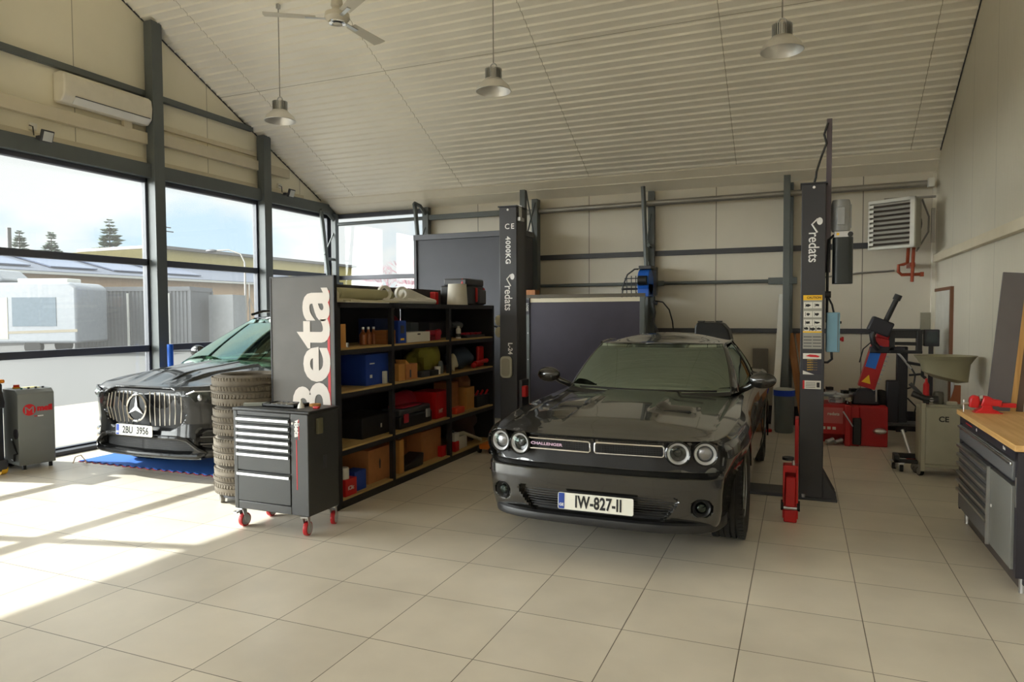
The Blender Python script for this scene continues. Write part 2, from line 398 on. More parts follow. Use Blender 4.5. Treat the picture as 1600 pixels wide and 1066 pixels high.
# head beam, posts, girts of the gable
k = 0
def trim(bm, m=m_steel, bev=.004, nm=[0]):
    nm[0] += 1; return struct(bm.build('trim_%d' % nm[0], m, bev=bev))
trim(MB().box(XL+.0, XL+.14, YF, YB-.02, 3.60, 3.79), m_steel)
for y in [q for q in posts if q != 2.62]: trim(MB().box(XL+.051, XL+.2, y-.085, y+.085, 0, ceil_z(y)-.02 if y > RY else ceil_z(y)-.02), m_steel)
trim(MB().box(XL, XL+.07, YF, 9.08, 4.72, 4.80), m_steel)
trim(MB().box(XL, XL+.09, YF, 7.04, 4.06, 4.22), m_trim); trim(MB().box(XL, XL+.06, YF, 7.04, 3.80, 3.87), m_trim)
trim(MB().box(XL, XL+.09, 7.22, 9.17, 4.10, 4.26), m_trim); trim(MB().box(XL, XL+.05, 7.22, 9.17, 4.33, 4.40), m_trim); trim(MB().box(XL, XL+.05, 7.22, 10.35, 3.80, 3.87), m_trim)
trim(MB().box(XL, XL+.08, 9.35, 9.95, 4.10, 4.25), m_trim)
trim(MB().box(XL+.051, XL+.2, YF, YB-.02, 0, .05), m_dark)
# corner truss columns: rear post, raking inner chord, rungs and a curved top
def truss(x, w=.10, y0=YB-.04, bow=True, top=3.62):
    b = MB(); b.box(x-w/2, x+w/2, y0-.1, y0, 0, top)
    if bow:
        b.tube([(x, y0-.47, top+.02), (x, y0-.42, 3.4), (x, y0-.28, 2.45), (x, y0-.18, 1.2), (x, y0-.12, .1)], .04, 6)
        b.tube([(x, y0-.47, top+.02), (x, y0-.28, top+.0), (x, y0-.08, top-.12)], .035, 6)
    else: b.tube([(x-.09, y0-.28, top+.05), (x-.05, y0-.1, 1.9), (x-.05, y0-.09, .1)], .04, 6)
    b.tube([(x, y0-.05, top-.3), (x, y0-.38, top-.8)], .014, 6); b.tube([(x, y0-.3, 2.75), (x, y0-.05, 2.75)], .03, 6)
    b.tube([(x, y0-.28, 2.5), (x, y0-.05, 1.9)], .014, 6)
    return b
trim(truss(XL+.16)); trim(truss(-6.28, .12)); trim(MB().box(-4.32, -4.12, YB-.14, YB-.0, 0, 3.62), m_cream)
b = MB(); b.box(-4.19, -4.10, 10.44, 10.54, 0, 3.68); b.box(-4.16, -4.06, YB-.3, YB-.15, 0, 3.6); b.tube([(-4.1, 10.5, 3.66), (-4.1, 10.9, 2.9)], .014, 6); b.tube([(-4.1, 10.95, 3.6), (-4.1, 10.55, 3.0)], .014, 6)
trim(b)
trim(truss(-2.20, .10, bow=False)); b = MB(); b.box(-.24, -.15, YB-.42, YB-.3, 0, 3.66); b.box(-.17, -.11, YB-.12, YB, 0, 3.6); trim(b)
# girts and rails on the back wall
trim(MB().box(-4.2, 1.0, YB-.05, YB, 2.60, 2.68), m_dark); trim(MB().box(-2.3, 1.7, YB-.05, YB, 1.38, 1.45), m_dark); trim(MB().box(-4.2, -2.4, YB-.05, YB, 1.38, 1.45), m_dark)
b = MB(); b.cyl((-4.3, YB-.1, 2.16), (-.1, YB-.1, 2.16), .028, n=10); b.box(-2.25, -2.0, YB-.14, YB-.06, 2.12, 2.20); b.box(-.45, -.05, YB-.14, YB-.06, 2.11, 2.21); trim(b)
trim(MB().box(-6.3, -4.1, YB-.12, YB-.05, 3.39, 3.48), m_steel)
b = MB(); b.cyl((-8.2, YB-.1, 3.42), (-6.3, YB-.1, 3.43), .035, n=8); trim(b)
m_galv = mat('galvanised_pipe', srgb(150, 146, 138), .4, .5, var=.08)
b = MB(); b.cyl((-4.4, YB-.2, 3.40), (1.62, YB-.2, 3.44), .045, n=12); trim(b, m_galv, 0)
for xx in (XR-.012, XL+.001): trim(MB().prism([(RY, ceil_z(RY)-.03), (10.9, ceil_z(10.9)-.03), (10.9, ceil_z(10.9)-.012), (RY, ceil_z(RY)-.012)], xx, xx+.011, 'x'), m_dark, 0)
# right wall rail, corner trim, baseboards, hatch
b = MB(); b.box(XR-.07, XR, -1, 10.9, 2.36, 2.46); trim(b, m_trim)
trim(MB().box(XR-.05, XR, YB-.05, YB, 0, 3.6), m_cream)
m_base = mat('dark_baseboard', srgb(48, 46, 56), .6)
struct(MB().box(XL+.2, XR, YB-.03, YB, 0, .28).build('baseboard_back', m_base)); struct(MB().box(XR-.03, XR, YF, YB-.03, 0, .28).build('baseboard_right', m_base))
m_brown = mat('brown_edging', srgb(112, 72, 48), .6)
d = struct(MB().box(XR-.02, XR, 9.93, 10.95, .0, 1.96).build('door_1', mat('pale_hatch', srgb(208, 206, 198), .5)))
b = MB(); b.box(XR-.035, XR, 9.87, 9.93, 0, 2.0); b.box(XR-.035, XR, 9.93, 10.97, 1.96, 2.0); b.build('door_edging', m_brown, d)

# ---------------------------------------------------------------- outdoors
m_pave = mat('pale_paving', srgb(140, 134, 121), .8, var=.05); m_asph = mat('asphalt', srgb(76, 75, 74), .9, var=.08)
struct(MB().box(-13.0, XL-.16, -40, 45, -.2, -.02).build('paving', m_pave)); struct(MB().box(-160, -13.0, -60, 160, -.2, -.03).build('yard_asphalt', m_asph))
struct(MB().box(-13.0, 60, 11.5, 160, -.2, -.03).build('back_yard', m_asph)); struct(MB().box(-13.0, 40, -60, YF-.2, -.2, -.03).build('front_yard', mat('pale_concrete', srgb(196, 190, 178), .85, var=.05)))  # front yard is unseen; made pale to bounce daylight onto the ceiling
# ---------------------------------------------------------------- cars
def catmull(P, n, k0=None):
    """n samples per segment through P (list of 2-D/3-D points)."""
    P = [np.array(p, float) for p in P]; k0 = P[0]*2 - P[1] if k0 is None else np.array(k0, float)
    Q = [k0] + P + [P[-1]*2 - P[-2]]; out = []
    for i in range(1, len(Q)-2):
        m = n[i-1] if isinstance(n, (list, tuple)) else n
        for j in range(m):
            t = j / m; a, b, c, d = Q[i-1], Q[i], Q[i+1], Q[i+2]
            out.append(.5*((2*b) + (c-a)*t + (2*a-5*b+4*c-d)*t*t + (3*b-a-3*c+d)*t**3))
    out.append(P[-1]); return np.array(out)
def sst(a, b, x): t = np.clip((x-a)/(b-a), 0, 1); return t*t*(3-2*t)
def rmask(x, z, cx, cz, hw, hh, r, soft):
    qx = np.abs(x-cx)-hw+r; qz = np.abs(z-cz)-hh+r
    d = np.hypot(np.maximum(qx, 0), np.maximum(qz, 0)) + np.minimum(np.maximum(qx, qz), 0) - r
    return 1 - sst(-soft, soft, d)

def car_body(cfg):
    """Closed body shell: stacked horizontal outlines, a hood/deck cap, an underside, wheel arches cut."""
    H = catmull(cfg['plan'], cfg['plan_n'], k0=(-cfg['plan'][1][0], cfg['plan'][1][1])); n = len(H)
    T = np.gradient(H, axis=0); T /= np.linalg.norm(T, axis=1)[:, None]
    nx, ny = T[:, 1], -T[:, 0]            # outward (x>0 side, from front to rear)
    nx[0], ny[0] = 0, -1; nx[-1], ny[-1] = 0, 1
    wf = sst(.35, .85, -ny)
    vs = cfg['levels']; zb = np.interp(H[:, 1], *cfg['zbot']); zt = np.interp(H[:, 1], *cfg['ztop'])
    k = np.ones(9)/9; pad = lambda a: np.convolve(np.pad(a, 4, 'edge'), k, 'valid'); zb, zt = pad(zb), pad(zt)
    rows = []
    for v in vs:
        z = zb + (zt-zb)*v
        ins = (1-wf)*np.interp(v, *cfg['side']) + wf*np.interp(z, *cfg['front'])
        if 'hips' in cfg: ins = ins - cfg['hips'](H[:, 1], v)*(1-wf)
        x = H[:, 0] - nx*ins; y = H[:, 1] - ny*ins
        dep = cfg['recess'](x, z)*sst(.45, .7, -ny); y = y + dep
        x = np.maximum(x, 0); x[0] = 0; x[-1] = 0
        rows.append(np.stack([x, y, z], 1))
    b = MB(); R = []
    for r in rows:
        left = r[1:-1][::-1].copy(); left[:, 0] *= -1
        R.append(np.concatenate([r, left]))
    m = len(R[0]); P = [[tuple(p) for p in r] + [tuple(r[0])] for r in R]
    b.grid(P)
    for r, f in ((rows[-1], cfg['cap']), (rows[0], None)):
        w = np.linspace(-1, 1, cfg.get('nc', 41)); Q = []
        for p in r:
            x = p[0]*w; y = np.full_like(x, p[1]); z = np.full_like(x, p[2])
            if f is not None: z = z + f(x, y, p[0])*(1-np.abs(w)**6)
            Q.append([tuple(q) for q in np.stack([x, y, z], 1)])
        b.grid(Q)
    me = bpy.data.meshes.new('body'); me.from_pydata(b.v, [], b.f)
    bm = bmesh.new(); bm.from_mesh(me); bmesh.ops.remove_doubles(bm, verts=bm.verts, dist=2e-4)
    bmesh.ops.dissolve_degenerate(bm, edges=bm.edges, dist=1e-5); bmesh.ops.recalc_face_normals(bm, faces=bm.faces)
    bm.to_mesh(me); bm.free()
    o = bpy.data.objects.new('body', me); COL.objects.link(o)
    c = MB()
    for ya in cfg['axles']:
        for s in (-1, 1):
            c.cyl((s*(cfg['track']/2-.19), ya, cfg['wheel_r']), (s*(cfg['track']/2+.4), ya, cfg['wheel_r']), cfg['arch_r'], n=48)
    cut = c.build('cut', m_black, smooth=0)
    md = o.modifiers.new('b', 'BOOLEAN'); md.operation = 'DIFFERENCE'; md.object = cut; md.solver = 'EXACT'
    bpy.context.view_layer.update()
    me2 = bpy.data.meshes.new_from_object(o.evaluated_get(bpy.context.evaluated_depsgraph_get()))
    bpy.data.objects.remove(o); bpy.data.objects.remove(cut)
    me2.name = 'body'; me2.materials.clear(); me2.materials.append(cfg['paint'])
    for p in me2.polygons: p.material_index = 0
    me2.shade_smooth(); me2.set_sharp_from_angle(angle=math.radians(38))
    o = bpy.data.objects.new('body', me2); COL.objects.link(o); o.parent = cfg['root']
    return o

def cabin(root, belt, roof, n, zbelt, zroof, parts, crown, bulge=.02):
    """Greenhouse: belt and roof-edge outlines lofted; parts = (name, material, u0, u1, v0, v1, push)."""
    B, Rf = catmull(belt, n, k0=(-belt[1][0], belt[1][1])), catmull(roof, n, k0=(-roof[1][0], roof[1][1]))
    zb, zr = np.interp(B[:, 1], *zbelt), np.interp(Rf[:, 1], *zroof)
    def pt(i, v, push=0.):
        j = int(np.clip(math.floor(i), 0, len(B)-2)); t = i-j
        b3 = np.array([*(B[j]*(1-t)+B[j+1]*t), zb[j]*(1-t)+zb[j+1]*t]); r3 = np.array([*(Rf[j]*(1-t)+Rf[j+1]*t), zr[j]*(1-t)+zr[j+1]*t])
        p = b3*(1-v)+r3*v; d = np.array([p[0], (p[1]-B[:, 1].mean())*.35, .35]); d /= np.linalg.norm(d)
        p = p + d*(bulge*math.sin(PI*v) + push); p[0] = max(p[0], 0) if i > 1e-6 else 0
        return p
    out = {}
    for nm, m, u0, u1, v0, v1, push in parts:
        us = np.linspace(u0, u1, max(3, int((u1-u0)*1.5)+2)); vv = np.linspace(v0, v1, 9)
        g = [[pt(u, v, push) for v in vv] for u in us]
        if u0 == 0 or u1 == len(B)-1:                       # spans the centre line
            mir = [[q*np.array([-1, 1, 1]) for q in row] for row in (g if u0 == 0 else g[::-1])]
            g2 = (mir[::-1][:-1] + g) if u0 == 0 else (g + mir[1:])
            bb = MB(); bb.grid([[tuple(q) for q in row] for row in g2]); o = bb.build(nm, m, root, smooth=50)
            s = o.modifiers.new('solid', 'SOLIDIFY'); s.thickness = .006; s.offset = -1
            out[nm] = o
        else:
            for sx in (1, -1):
                bb = MB(); bb.grid([[tuple(q*np.array([sx, 1, 1])) for q in row] for row in g]); o = bb.build(nm, m, root, smooth=50)
                s = o.modifiers.new('solid', 'SOLIDIFY'); s.thickness = .006; s.offset = -1
    w = np.linspace(-1, 1, 31); Q = []
    for p, z in zip(Rf, zr):
        x = p[0]*w
        Q.append([(a, p[1], z + crown(a, p[1])*(1-abs(c)**5) ) for a, c in zip(x, w)])
    bb = MB(); bb.grid(Q); out['grid'] = bb
    return out, pt

def make_wheel(root, x, y, r, w, rim_r, side, m_rim, spokes=10, steer=0.):
    t = bpy.data.objects.new('wheel', None); COL.objects.link(t); t.parent = root; t.location = (x, y, r); t.rotation_euler = (0, 0, steer)
    A = Matrix.Rotation(PI/2*side, 4, 'Y')
    h = w/2
    prof = [(rim_r, -h*.8), (rim_r+.02, -h*.95), (r-.045, -h), (r-.012, -h*.88), (r, -h*.72)]
    gr = [-.5, -.18, .18, .5]
    for g in gr: prof += [(r, h*(g-.05)), (r-.009, h*(g-.04)), (r-.009, h*(g+.04)), (r, h*(g+.05))]
    prof += [(r, h*.72), (r-.012, h*.88), (r-.045, h), (rim_r+.02, h*.95), (rim_r, h*.8)]
    tb = MB().lathe(prof, 56, A)
    for k in range(60):                                     # shoulder tread blocks
        M = A @ Matrix.Rotation(2*PI*k/60, 4, 'Z')
        for s in (-1, 1): tb.box(r-.02, r+.003, -.012, .012, s*h*.78-.018, s*h*.78+.018, M)
    tb.build('tyre', m_rubber, t)
    rb = MB().lathe([(rim_r, -h*.8), (rim_r, h*.75), (rim_r-.02, h*.82), (rim_r-.035, h*.6), (rim_r-.04, -h*.7)], 48, A)
    for k in range(spokes):
        M = A @ Matrix.Rotation(2*PI*k/spokes, 4, 'Z')
        rb.prism([(.03, -.022), (rim_r-.02, -.032), (rim_r-.02, .032), (.03, .022)], h*.45, h*.68, 'z', M)
    rb.cyl(A @ Vector((0, 0, h*.3)), A @ Vector((0, 0, h*.75)), .075, .06)
    rb.build('rim', m_rim, t)
    MB().cyl(A @ Vector((0, 0, -h*.2)), A @ Vector((0, 0, h*.1)), rim_r*.8, n=32).build('brake_disc', m_alu, t)
    return t

m_paint = mat('black_car_paint', (.012, .0115, .0105), .2, var=0, coat=1., spec=.6)
m_paint2 = mat('graphite_car_paint', (.010, .0102, .0108), .2, var=0, coat=.5, spec=.25)
m_rimd = mat('dark_alloy', (.12, .12, .125), .35, .9, var=.03)
def carglass(name, tint, alpha):
    m = bpy.data.materials.new(name); m.use_nodes = True; t = m.node_tree; t.nodes.clear()
    o = t.nodes.new('ShaderNodeOutputMaterial'); tr = t.nodes.new('ShaderNodeBsdfTransparent'); tr.inputs[0].default_value = tint + (1,)
    gl = t.nodes.new('ShaderNodeBsdfGlossy'); gl.inputs['Roughness'].default_value = .015; gl.inputs[0].default_value = (.80, .97, .88, 1)
    mx = t.nodes.new('ShaderNodeMixShader'); t.links.new(schlick(t, alpha), mx.inputs[0]); t.links.new(tr.outputs[0], mx.inputs[1]); t.links.new(gl.outputs[0], mx.inputs[2])
    t.links.new(mx.outputs[0], o.inputs[0]); return m
m_wind = carglass('tinted_windscreen', (.20, .24, .21), .30); m_wind2 = carglass('blue_green_windscreen', (.55, .68, .60), .10)
m_sideg = carglass('dark_side_glass', (.06, .065, .065), .05)
m_mesh = mat('black_grille_mesh', (.012, .012, .014), .5, var=.3, scale=200)
m_lens = carglass('lamp_lens', (.93, .93, .95), .03)
m_intr = mat('dark_upholstery', (.02, .02, .021), .7)
m_plate = mat('plate_white', srgb(225, 224, 215), .45, var=.02)

def number_plate(root, M, s, blue, blue_text, extra=None, w=.52, h=.112, size=.095, sx=.78, blueflag=None):
    p = MB().prism(rrect(w, h, .012), -.006, 0, 'z', M).build('number_plate', m_plate, root)
    MB().prism(rrect(.042, h-.006, .006, cx=-w/2+.026), 0, .0012, 'z', M).build('country_band', blue, p)
    text('country_letters', blue_text, .026, m_letter, p, M @ Matrix.Translation((-w/2+.026, -.026, .0018)), bold=.0008)
    text('plate_number', s, size, m_ink, p, M @ Matrix.Translation((.022, -.002, .001)), bold=.0035, sx=sx, space=1.05)
    b = MB()
    for i in range(4): b.add([M @ Vector(q) for q in ((-w/2, -h/2+.0, .0008), (w/2, -h/2+.0, .0008), (w/2, -h/2+.003, .0008), (-w/2, -h/2+.003, .0008))], [(0,1,2,3)]) if i == 0 else 0
    return p

# ---- black muscle coupe, nose towards the camera
ch = thing('car', 'black two-door muscle coupe with four round headlamps, parked nose first on the tiles', 'car', (-1.277, 4.478, 0), .004)
def ch_recess(x, z):
    d = .075*rmask(x, z, 0, .738, .845, .108, .10, .010)                 # lamp and grille slot
    ax = np.abs(x); hw = .56 - .30*np.clip((.47-z)/.15, 0, 1)*.35
    d = d + .05*rmask(x*.55/np.maximum(hw, .1), z, 0, .405, .55, .085, .05, .008)   # lower intake
    for sx in (-1, 1): d = d + .035*rmask(x, z, sx*.70, .425, .062, .055, .05, .010)
    return d
def ch_cap(x, y, w):
    f = .045*(1-(x/np.maximum(w, .05))**2)*np.minimum(1, w/.6)*sst(.0, .5, y)
    hood = sst(.18, .4, y)*(1-sst(1.65, 1.85, y))
    bl = sst(.30, .345, np.abs(x)) ; f = f + .022*hood*(1-bl)*sst(.1, 1.2, y)                 # centre power bulge
    for sx in (-1, 1):
        f = f + .018*rmask(x, y, sx*.40, 1.02, .16, .26, .05, .03)                             # scoop mounds
        f = f - .040*rmask(x, y, sx*.40, .86, .125, .055, .02, .012)
        f = f - .010*np.exp(-((x-sx*(.735+.0*y))/.008)**2)*sst(.1, .2, y)*(1-sst(1.8, 1.9, y))    # hood shut line
    return f
cfg = dict(root=ch, paint=m_paint,
    plan=[(0,0),(.40,.012),(.68,.065),(.83,.15),(.90,.30),(.93,.55),(.945,.97),(.92,1.7),(.915,2.6),(.945,3.5),(.955,3.95),(.94,4.5),(.88,4.86),(.6,4.99),(0,5.02)],
    plan_n=[26,22,12,10,8,10,10,10,10,8,8,8,6,6],
    levels=np.concatenate([np.linspace(0, .12, 6), np.linspace(.14, .90, 62), 1-.1*(1-np.linspace(.1, 1, 10))**1.6]),
    zbot=([0, .4, .8, 1.3, 3.4, 4.4, 5.0], [.27, .25, .20, .19, .19, .24, .34]), ztop=([0, .3, 1.0, 1.9, 2.6, 3.4, 4.2, 5.02], [.853, .868, .915, .965, .985, 1.02, 1.03, .99]),
    side=([0, .10, .22, .42, .60, .80, .90, .96, 1.0], [.07, .02, .012, .028, .018, .0, .012, .035, .08]),
    front=([.2, .30, .40, .55, .615, .63, .70, .80, .835, .853, .9], [.13, .045, .02, .0, .0, .02, .03, .022, .012, .055, .07]),
    hips=lambda y, v: .02*np.exp(-((y-3.95)/.5)**2)*np.interp(v, [0, .4, .8, 1], [0, .4, 1, .5]) + .012*np.exp(-((y-.97)/.45)**2)*np.interp(v, [0, .4, .8, 1], [0, .4, 1, .5]) - .12*np.exp(-((y-.42)/.26)**2)*np.interp(v, [0, .3, .6, .82], [1, .8, .4, 0]),
    recess=ch_recess, cap=ch_cap, axles=(.97, 3.92), track=1.86, wheel_r=.365, arch_r=.405, nc=141)
car_body(cfg)
belt = [(0,1.62),(.36,1.65),(.66,1.78),(.775,1.95),(.82,2.5),(.83,3.2),(.80,3.7),(.68,4.1),(.35,4.28),(0,4.32)]
roof = [(0,2.38),(.33,2.40),(.55,2.47),(.605,2.56),(.62,2.75),(.62,3.0),(.61,3.25),(.55,3.45),(.3,3.58),(0,3.60)]
seg = 8
parts = [('windscreen', m_wind, 0, 19.8, .0, .985, .003), ('front_pillar', m_paint, 19.5, 24.6, 0, 1, .006),
         ('side_window', m_sideg, 24.6, 38, .03, .93, 0), ('centre_pillar', m_black, 38, 40, 0, 1, .003), ('quarter_window', m_sideg, 40, 46, .10, .88, 0),
         ('rear_pillar', m_paint, 46, 60, 0, 1, .006), ('rear_window', m_sideg, 60, 72, .05, 1, 0)]
cb, pt = cabin(ch, belt, roof, seg, ([1.6, 1.95, 3.2, 4.3], [.97, .985, 1.02, 1.05]), ([2.4, 2.6, 3.0, 3.4, 3.6], [1.392, 1.395, 1.41, 1.395, 1.36]), parts,
    lambda x, y: .075*(1-(x/.62)**2)*(.12+.88*sst(2.36, 2.85, y))*(1-.5*sst(3.2, 3.62, y)) + .003)
g = cb['grid']; b2 = MB(); b2.v, b2.f = g.v, g.f; b2.build('roof', m_paint, ch, smooth=60)
# window surround strip, wipers, dash and seats
b = MB()
for sx in (1, -1): b.tube([pt(u, .98, .01)*np.array([sx,1,1]) for u in np.linspace(24.5, 46, 20)], .012, 6)
b.build('window_trim', m_blackgl, ch)
MB().grid([[(pt(u, .015, .006)*np.array([sx,1,1])) + np.array([0, dy, dz]) for dy, dz in ((-.10, -.01), (0, .012))] for sx, us in ((-1, np.linspace(20, .3, 20)), (1, np.linspace(.3, 20, 20))) for u in us]).build('cowl', m_black, ch)
b = MB(); b.tube([(-.62, 1.78, 1.01), (-.2, 1.64, 1.015), (.05, 1.61, 1.01)], .009, 6); b.tube([(-.02, 1.60, 1.01), (.35, 1.64, 1.015), (.62, 1.74, 1.01)], .009, 6); b.build('wipers', m_black, ch)
b = MB(); b.box(-.72, .72, 1.95, 2.5, .96, 1.05); b.build('dashboard', m_intr, ch, bev=.03)
for sx in (-.37, .37):
    b = MB(); b.box(sx-.22, sx+.22, 3.0, 3.14, .98, 1.20); b.box(sx-.1, sx+.1, 3.02, 3.1, 1.21, 1.32); b.build('seat', m_intr, ch, bev=.04)
MB().prism(rrect(.2, .06, .025, cx=0, cz=0) if 0 else rrect(.22, .065, .028, cx=0, cy=1.315), 2.36, 2.40, 'y').build('rear_view_mirror', m_black, ch)
# mirrors
for sx in (1, -1):
    b = MB(); b.sphere((sx*.985, 1.93, 1.10), .1, 18, 12, (1.15, .62, .72)); b.tube([(sx*.80, 2.02, 1.0), (sx*.88, 1.97, 1.04), (sx*.93, 1.95, 1.08)], .028, 8); b.build('wing_mirror', m_paint, ch, smooth=60)
# slot: backing, grille frames, badge, lamps
def fy(x): return float(np.interp(abs(x), [0, .4, .68, .83, .90], [0, .012, .065, .15, .30])) + .03
b = MB(); xs = np.linspace(-.80, .80, 41)
b.grid([[(x, fy(x)+.062, z) for z in (.645, .70, .76, .835)] for x in xs]); b.build('grille_backing', m_mesh, ch)
for cx in (-.262, .232):
    P = [(cx + px, fy(cx+px)+.012, .785+pz) for px, pz in rrect(.46, .072, .016, 5)]
    gf = MB().tube(P, .0065, 8, closed=True).build('grille_frame', m_chrome, ch)
    b = MB()
    for k in range(5): b.tube([(cx+q, fy(cx+q)+.035, .757+.014*k) for q in np.linspace(-.215, .215, 9)], .0022, 4)
    for k in range(24): q = -.21 + .0183*k; b.tube([(cx+q, fy(cx+q)+.035, .752), (cx+q, fy(cx+q)+.035, .818)], .0018, 4)
    b.build('mesh_insert', m_black, gf)
text('model_badge', 'CHALLENGER', .03, mat('badge_pink_chrome', srgb(210, 180, 205), .3, .6, var=0), ch, face_M((-.345, fy(-.30)+.006, .788), (1, -.09, 0), (0, 0, 1)), bold=.0008, fit=(.24, .020))
m_halo = mat('lamp_halo', (.50, .50, .50), .3, .3, var=0); m_lampin = mat('lamp_housing', (.30, .30, .31), .25, .8, var=.1)
for x, big in ((-.718, 1), (-.552, 0), (.552, 0), (.718, 1)):
    c = Vector((x, fy(x)-.0, .778)); nrm = Vector((x*.28, -1, .02)).normalized()
    Mx = nrm.to_track_quat('Z', 'Y').to_matrix().to_4x4(); Mx.translation = c
    hl = MB().lathe([(.0, -.06), (.066, -.05), (.082, -.03), (.082, .008), (.076, .014), (.07, .008)], 36, Mx, cap=False).build('headlamp', m_blackgl, ch)
    MB().lathe([(.070, .0), (.0695, .006), (.056, .0), (.052, -.012), (.057, -.02)], 36, Mx, closed=True).build('halo_ring', m_halo, hl)
    if big: MB().lathe([(.0, -.005), (.022, -.006), (.038, -.014), (.05, -.022), (.052, -.04), (0, -.04)], 30, Mx).build('projector', m_lampin, hl)
    else: MB().lathe([(.0, -.02), (.02, -.022), (.03, -.034), (.05, -.03), (.05, -.045), (0, -.045)], 30, Mx).build('projector', m_blackgl, hl)
    MB().lathe([(.0, .026), (.03, .024), (.055, .016), (.07, .006)], 30, Mx, cap=False).build('lens', m_lens, hl)
b = MB()
for k in range(8): z = .345 + .017*k; b.tube([(x, fy(x)+.03, z) for x in np.linspace(-.46-.011*k, .46+.011*k, 15)], .005, 4)
b.grid([[(x, fy(x)+.045, z) for z in (.325, .40, .485)] for x in np.linspace(-.54, .54, 21)]); b.build('lower_grille', m_mesh, ch)
for sx in (-1, 1):
    Mx = Vector((sx*.35, -1, 0)).normalized().to_track_quat('Z', 'Y').to_matrix().to_4x4(); Mx.translation = (sx*.70, fy(.70)-.005, .425)
    fl = MB().lathe([(.0, -.03), (.04, -.02), (.05, .0), (.056, .004), (.06, -.004)], 28, Mx, cap=False).build('fog_lamp', m_black, ch)
    MB().lathe([(0, .004), (.025, .0), (.036, -.012)], 24, Mx, cap=False).build('lens', m_sideg, fl)
Pl = catmull([(0,-.015),(.40,-.004),(.64,.055),(.76,.15),(.815,.30),(.83,.42)], 8, k0=(-.4, -.004)); b = MB()
pts2 = [(-p[0], p[1]) for p in Pl[::-1]] + [tuple(p) for p in Pl[1:]]
b.grid([[(x, y+dy, z) for dy, z in ((.03, .325), (.0, .315), (-.008, .29), (.0, .265), (.06, .245), (.2, .24))] for x, y in pts2]); b.build('front_lip', m_black, ch, smooth=50)
number_plate(ch, face_M((.02, -.022, .42), (1, 0, 0), (0, .06, 1)), 'IW-827-II', m_blue, 'GE', size=.112, sx=.70)
MB().sphere((-.36, .40, .892), .022, 12, 8, (1.2, 1, .3)).build('hood_badge', m_chrome, ch)
for sx in (-1, 1):
    b = MB(); b.box(sx*.40-.115, sx*.40+.115, .83, .935, .87, .944); b.build('hood_scoop', mat('scoop_black', (.006,.006,.006), .7), ch, bev=.008)
for sx in (-1, 1):
    make_wheel(ch, sx*.805, .97, .365, .245, .255, sx, m_alu, 10); make_wheel(ch, sx*.81, 3.92, .365, .245, .255, sx, m_alu, 10)
    for ya in (.97, 3.92):
        MB().tube([(sx*(.925 if ya < 2 else .945), ya+.41*math.cos(a), .365+.41*math.sin(a)) for a in np.linspace(.25 if ya < 2 else -.35, PI+(.1 if ya < 2 else .35), 26)], .010, 6).build('arch_lip', m_paint, ch)
    MB().box(sx*.905-.02, sx*.905+.02, 2.35, 2.55, .82, .85).build('door_handle', m_paint, ch, bev=.01)

# ---- graphite SUV on the blue mat, behind the tyre stack
gl = thing('car', 'dark grey SUV with vertical chrome grille slats, standing on the blue mat', 'car', (-6.30, 5.10, 0), 0.)
def gl_recess(x, z):
    hw = .58 - .10*np.clip(np.abs(z-.735)/.2, 0, 1)**2
    d = .06*rmask(x*.58/hw, z, 0, .735, .58, .205, .12, .012)
    d = d + .11*rmask(x, z, 0, .375, .66 , .075, .05, .012)
    for sx in (-1, 1): d = d + .05*rmask(x, z, sx*.80, .44, .10, .10, .05, .015)
    return d
def gl_cap(x, y, w):
    f = .085*(1-(x/np.maximum(w, .05))**2)*np.minimum(1, w/.6)*sst(.0, .6, y)
    hood = sst(.1, .4, y)*(1-sst(1.3, 1.5, y))
    for sx in (-1, 1):
        f = f + .016*hood*np.exp(-((x-sx*(.36+.12*y))/.05)**2) + .014*hood*np.exp(-((x-sx*(.16+.05*y))/.04)**2)
        f = f - .009*np.exp(-((x-sx*.80)/.01)**2)*sst(.2, .3, y)*(1-sst(1.5, 1.6, y))
    return f
cfg2 = dict(root=gl, paint=m_paint2,
    plan=[(0,0),(.42,.02),(.72,.09),(.88,.22),(.96,.45),(.99,.80),(1.0,1.2),(.985,2.0),(.985,3.0),(1.0,3.8),(.98,4.5),(.88,4.82),(.5,4.92),(0,4.94)],
    plan_n=[22,18,12,10,8,8,8,8,8,8,6,6,6],
    levels=np.concatenate([np.linspace(0, .10, 4), np.linspace(.12, .90, 50), 1-.1*(1-np.linspace(.1, 1, 9))**1.6]),
    zbot=([0, .4, .9, 4.0, 4.9], [.25, .24, .22, .22, .30]), ztop=([0, .3, .8, 1.5, 3.0, 4.2, 4.94], [.965, .985, 1.03, 1.085, 1.12, 1.16, 1.15]),
    side=([0, .08, .2, .45, .62, .80, .90, .96, 1.0], [.05, .0, -.01, .03, .02, .0, .015, .05, .12]),
    front=([.2, .28, .35, .5, .6, .75, .88, .93, .97, 1.0], [.10, .02, .0, .02, .03, .02, .015, .03, .09, .12]),
    recess=gl_recess, cap=gl_cap, axles=(.87, 3.80), track=1.96, wheel_r=.375, arch_r=.43, nc=121)
car_body(cfg2)
belt = [(0,1.06),(.45,1.10),(.76,1.24),(.85,1.48),(.86,2.2),(.87,3.0),(.84,3.7),(.74,4.3),(.4,4.62),(0,4.66)]
roof = [(0,2.20),(.34,2.22),(.56,2.30),(.62,2.42),(.65,2.7),(.66,3.0),(.64,3.4),(.58,3.8),(.3,4.05),(0,4.1)]
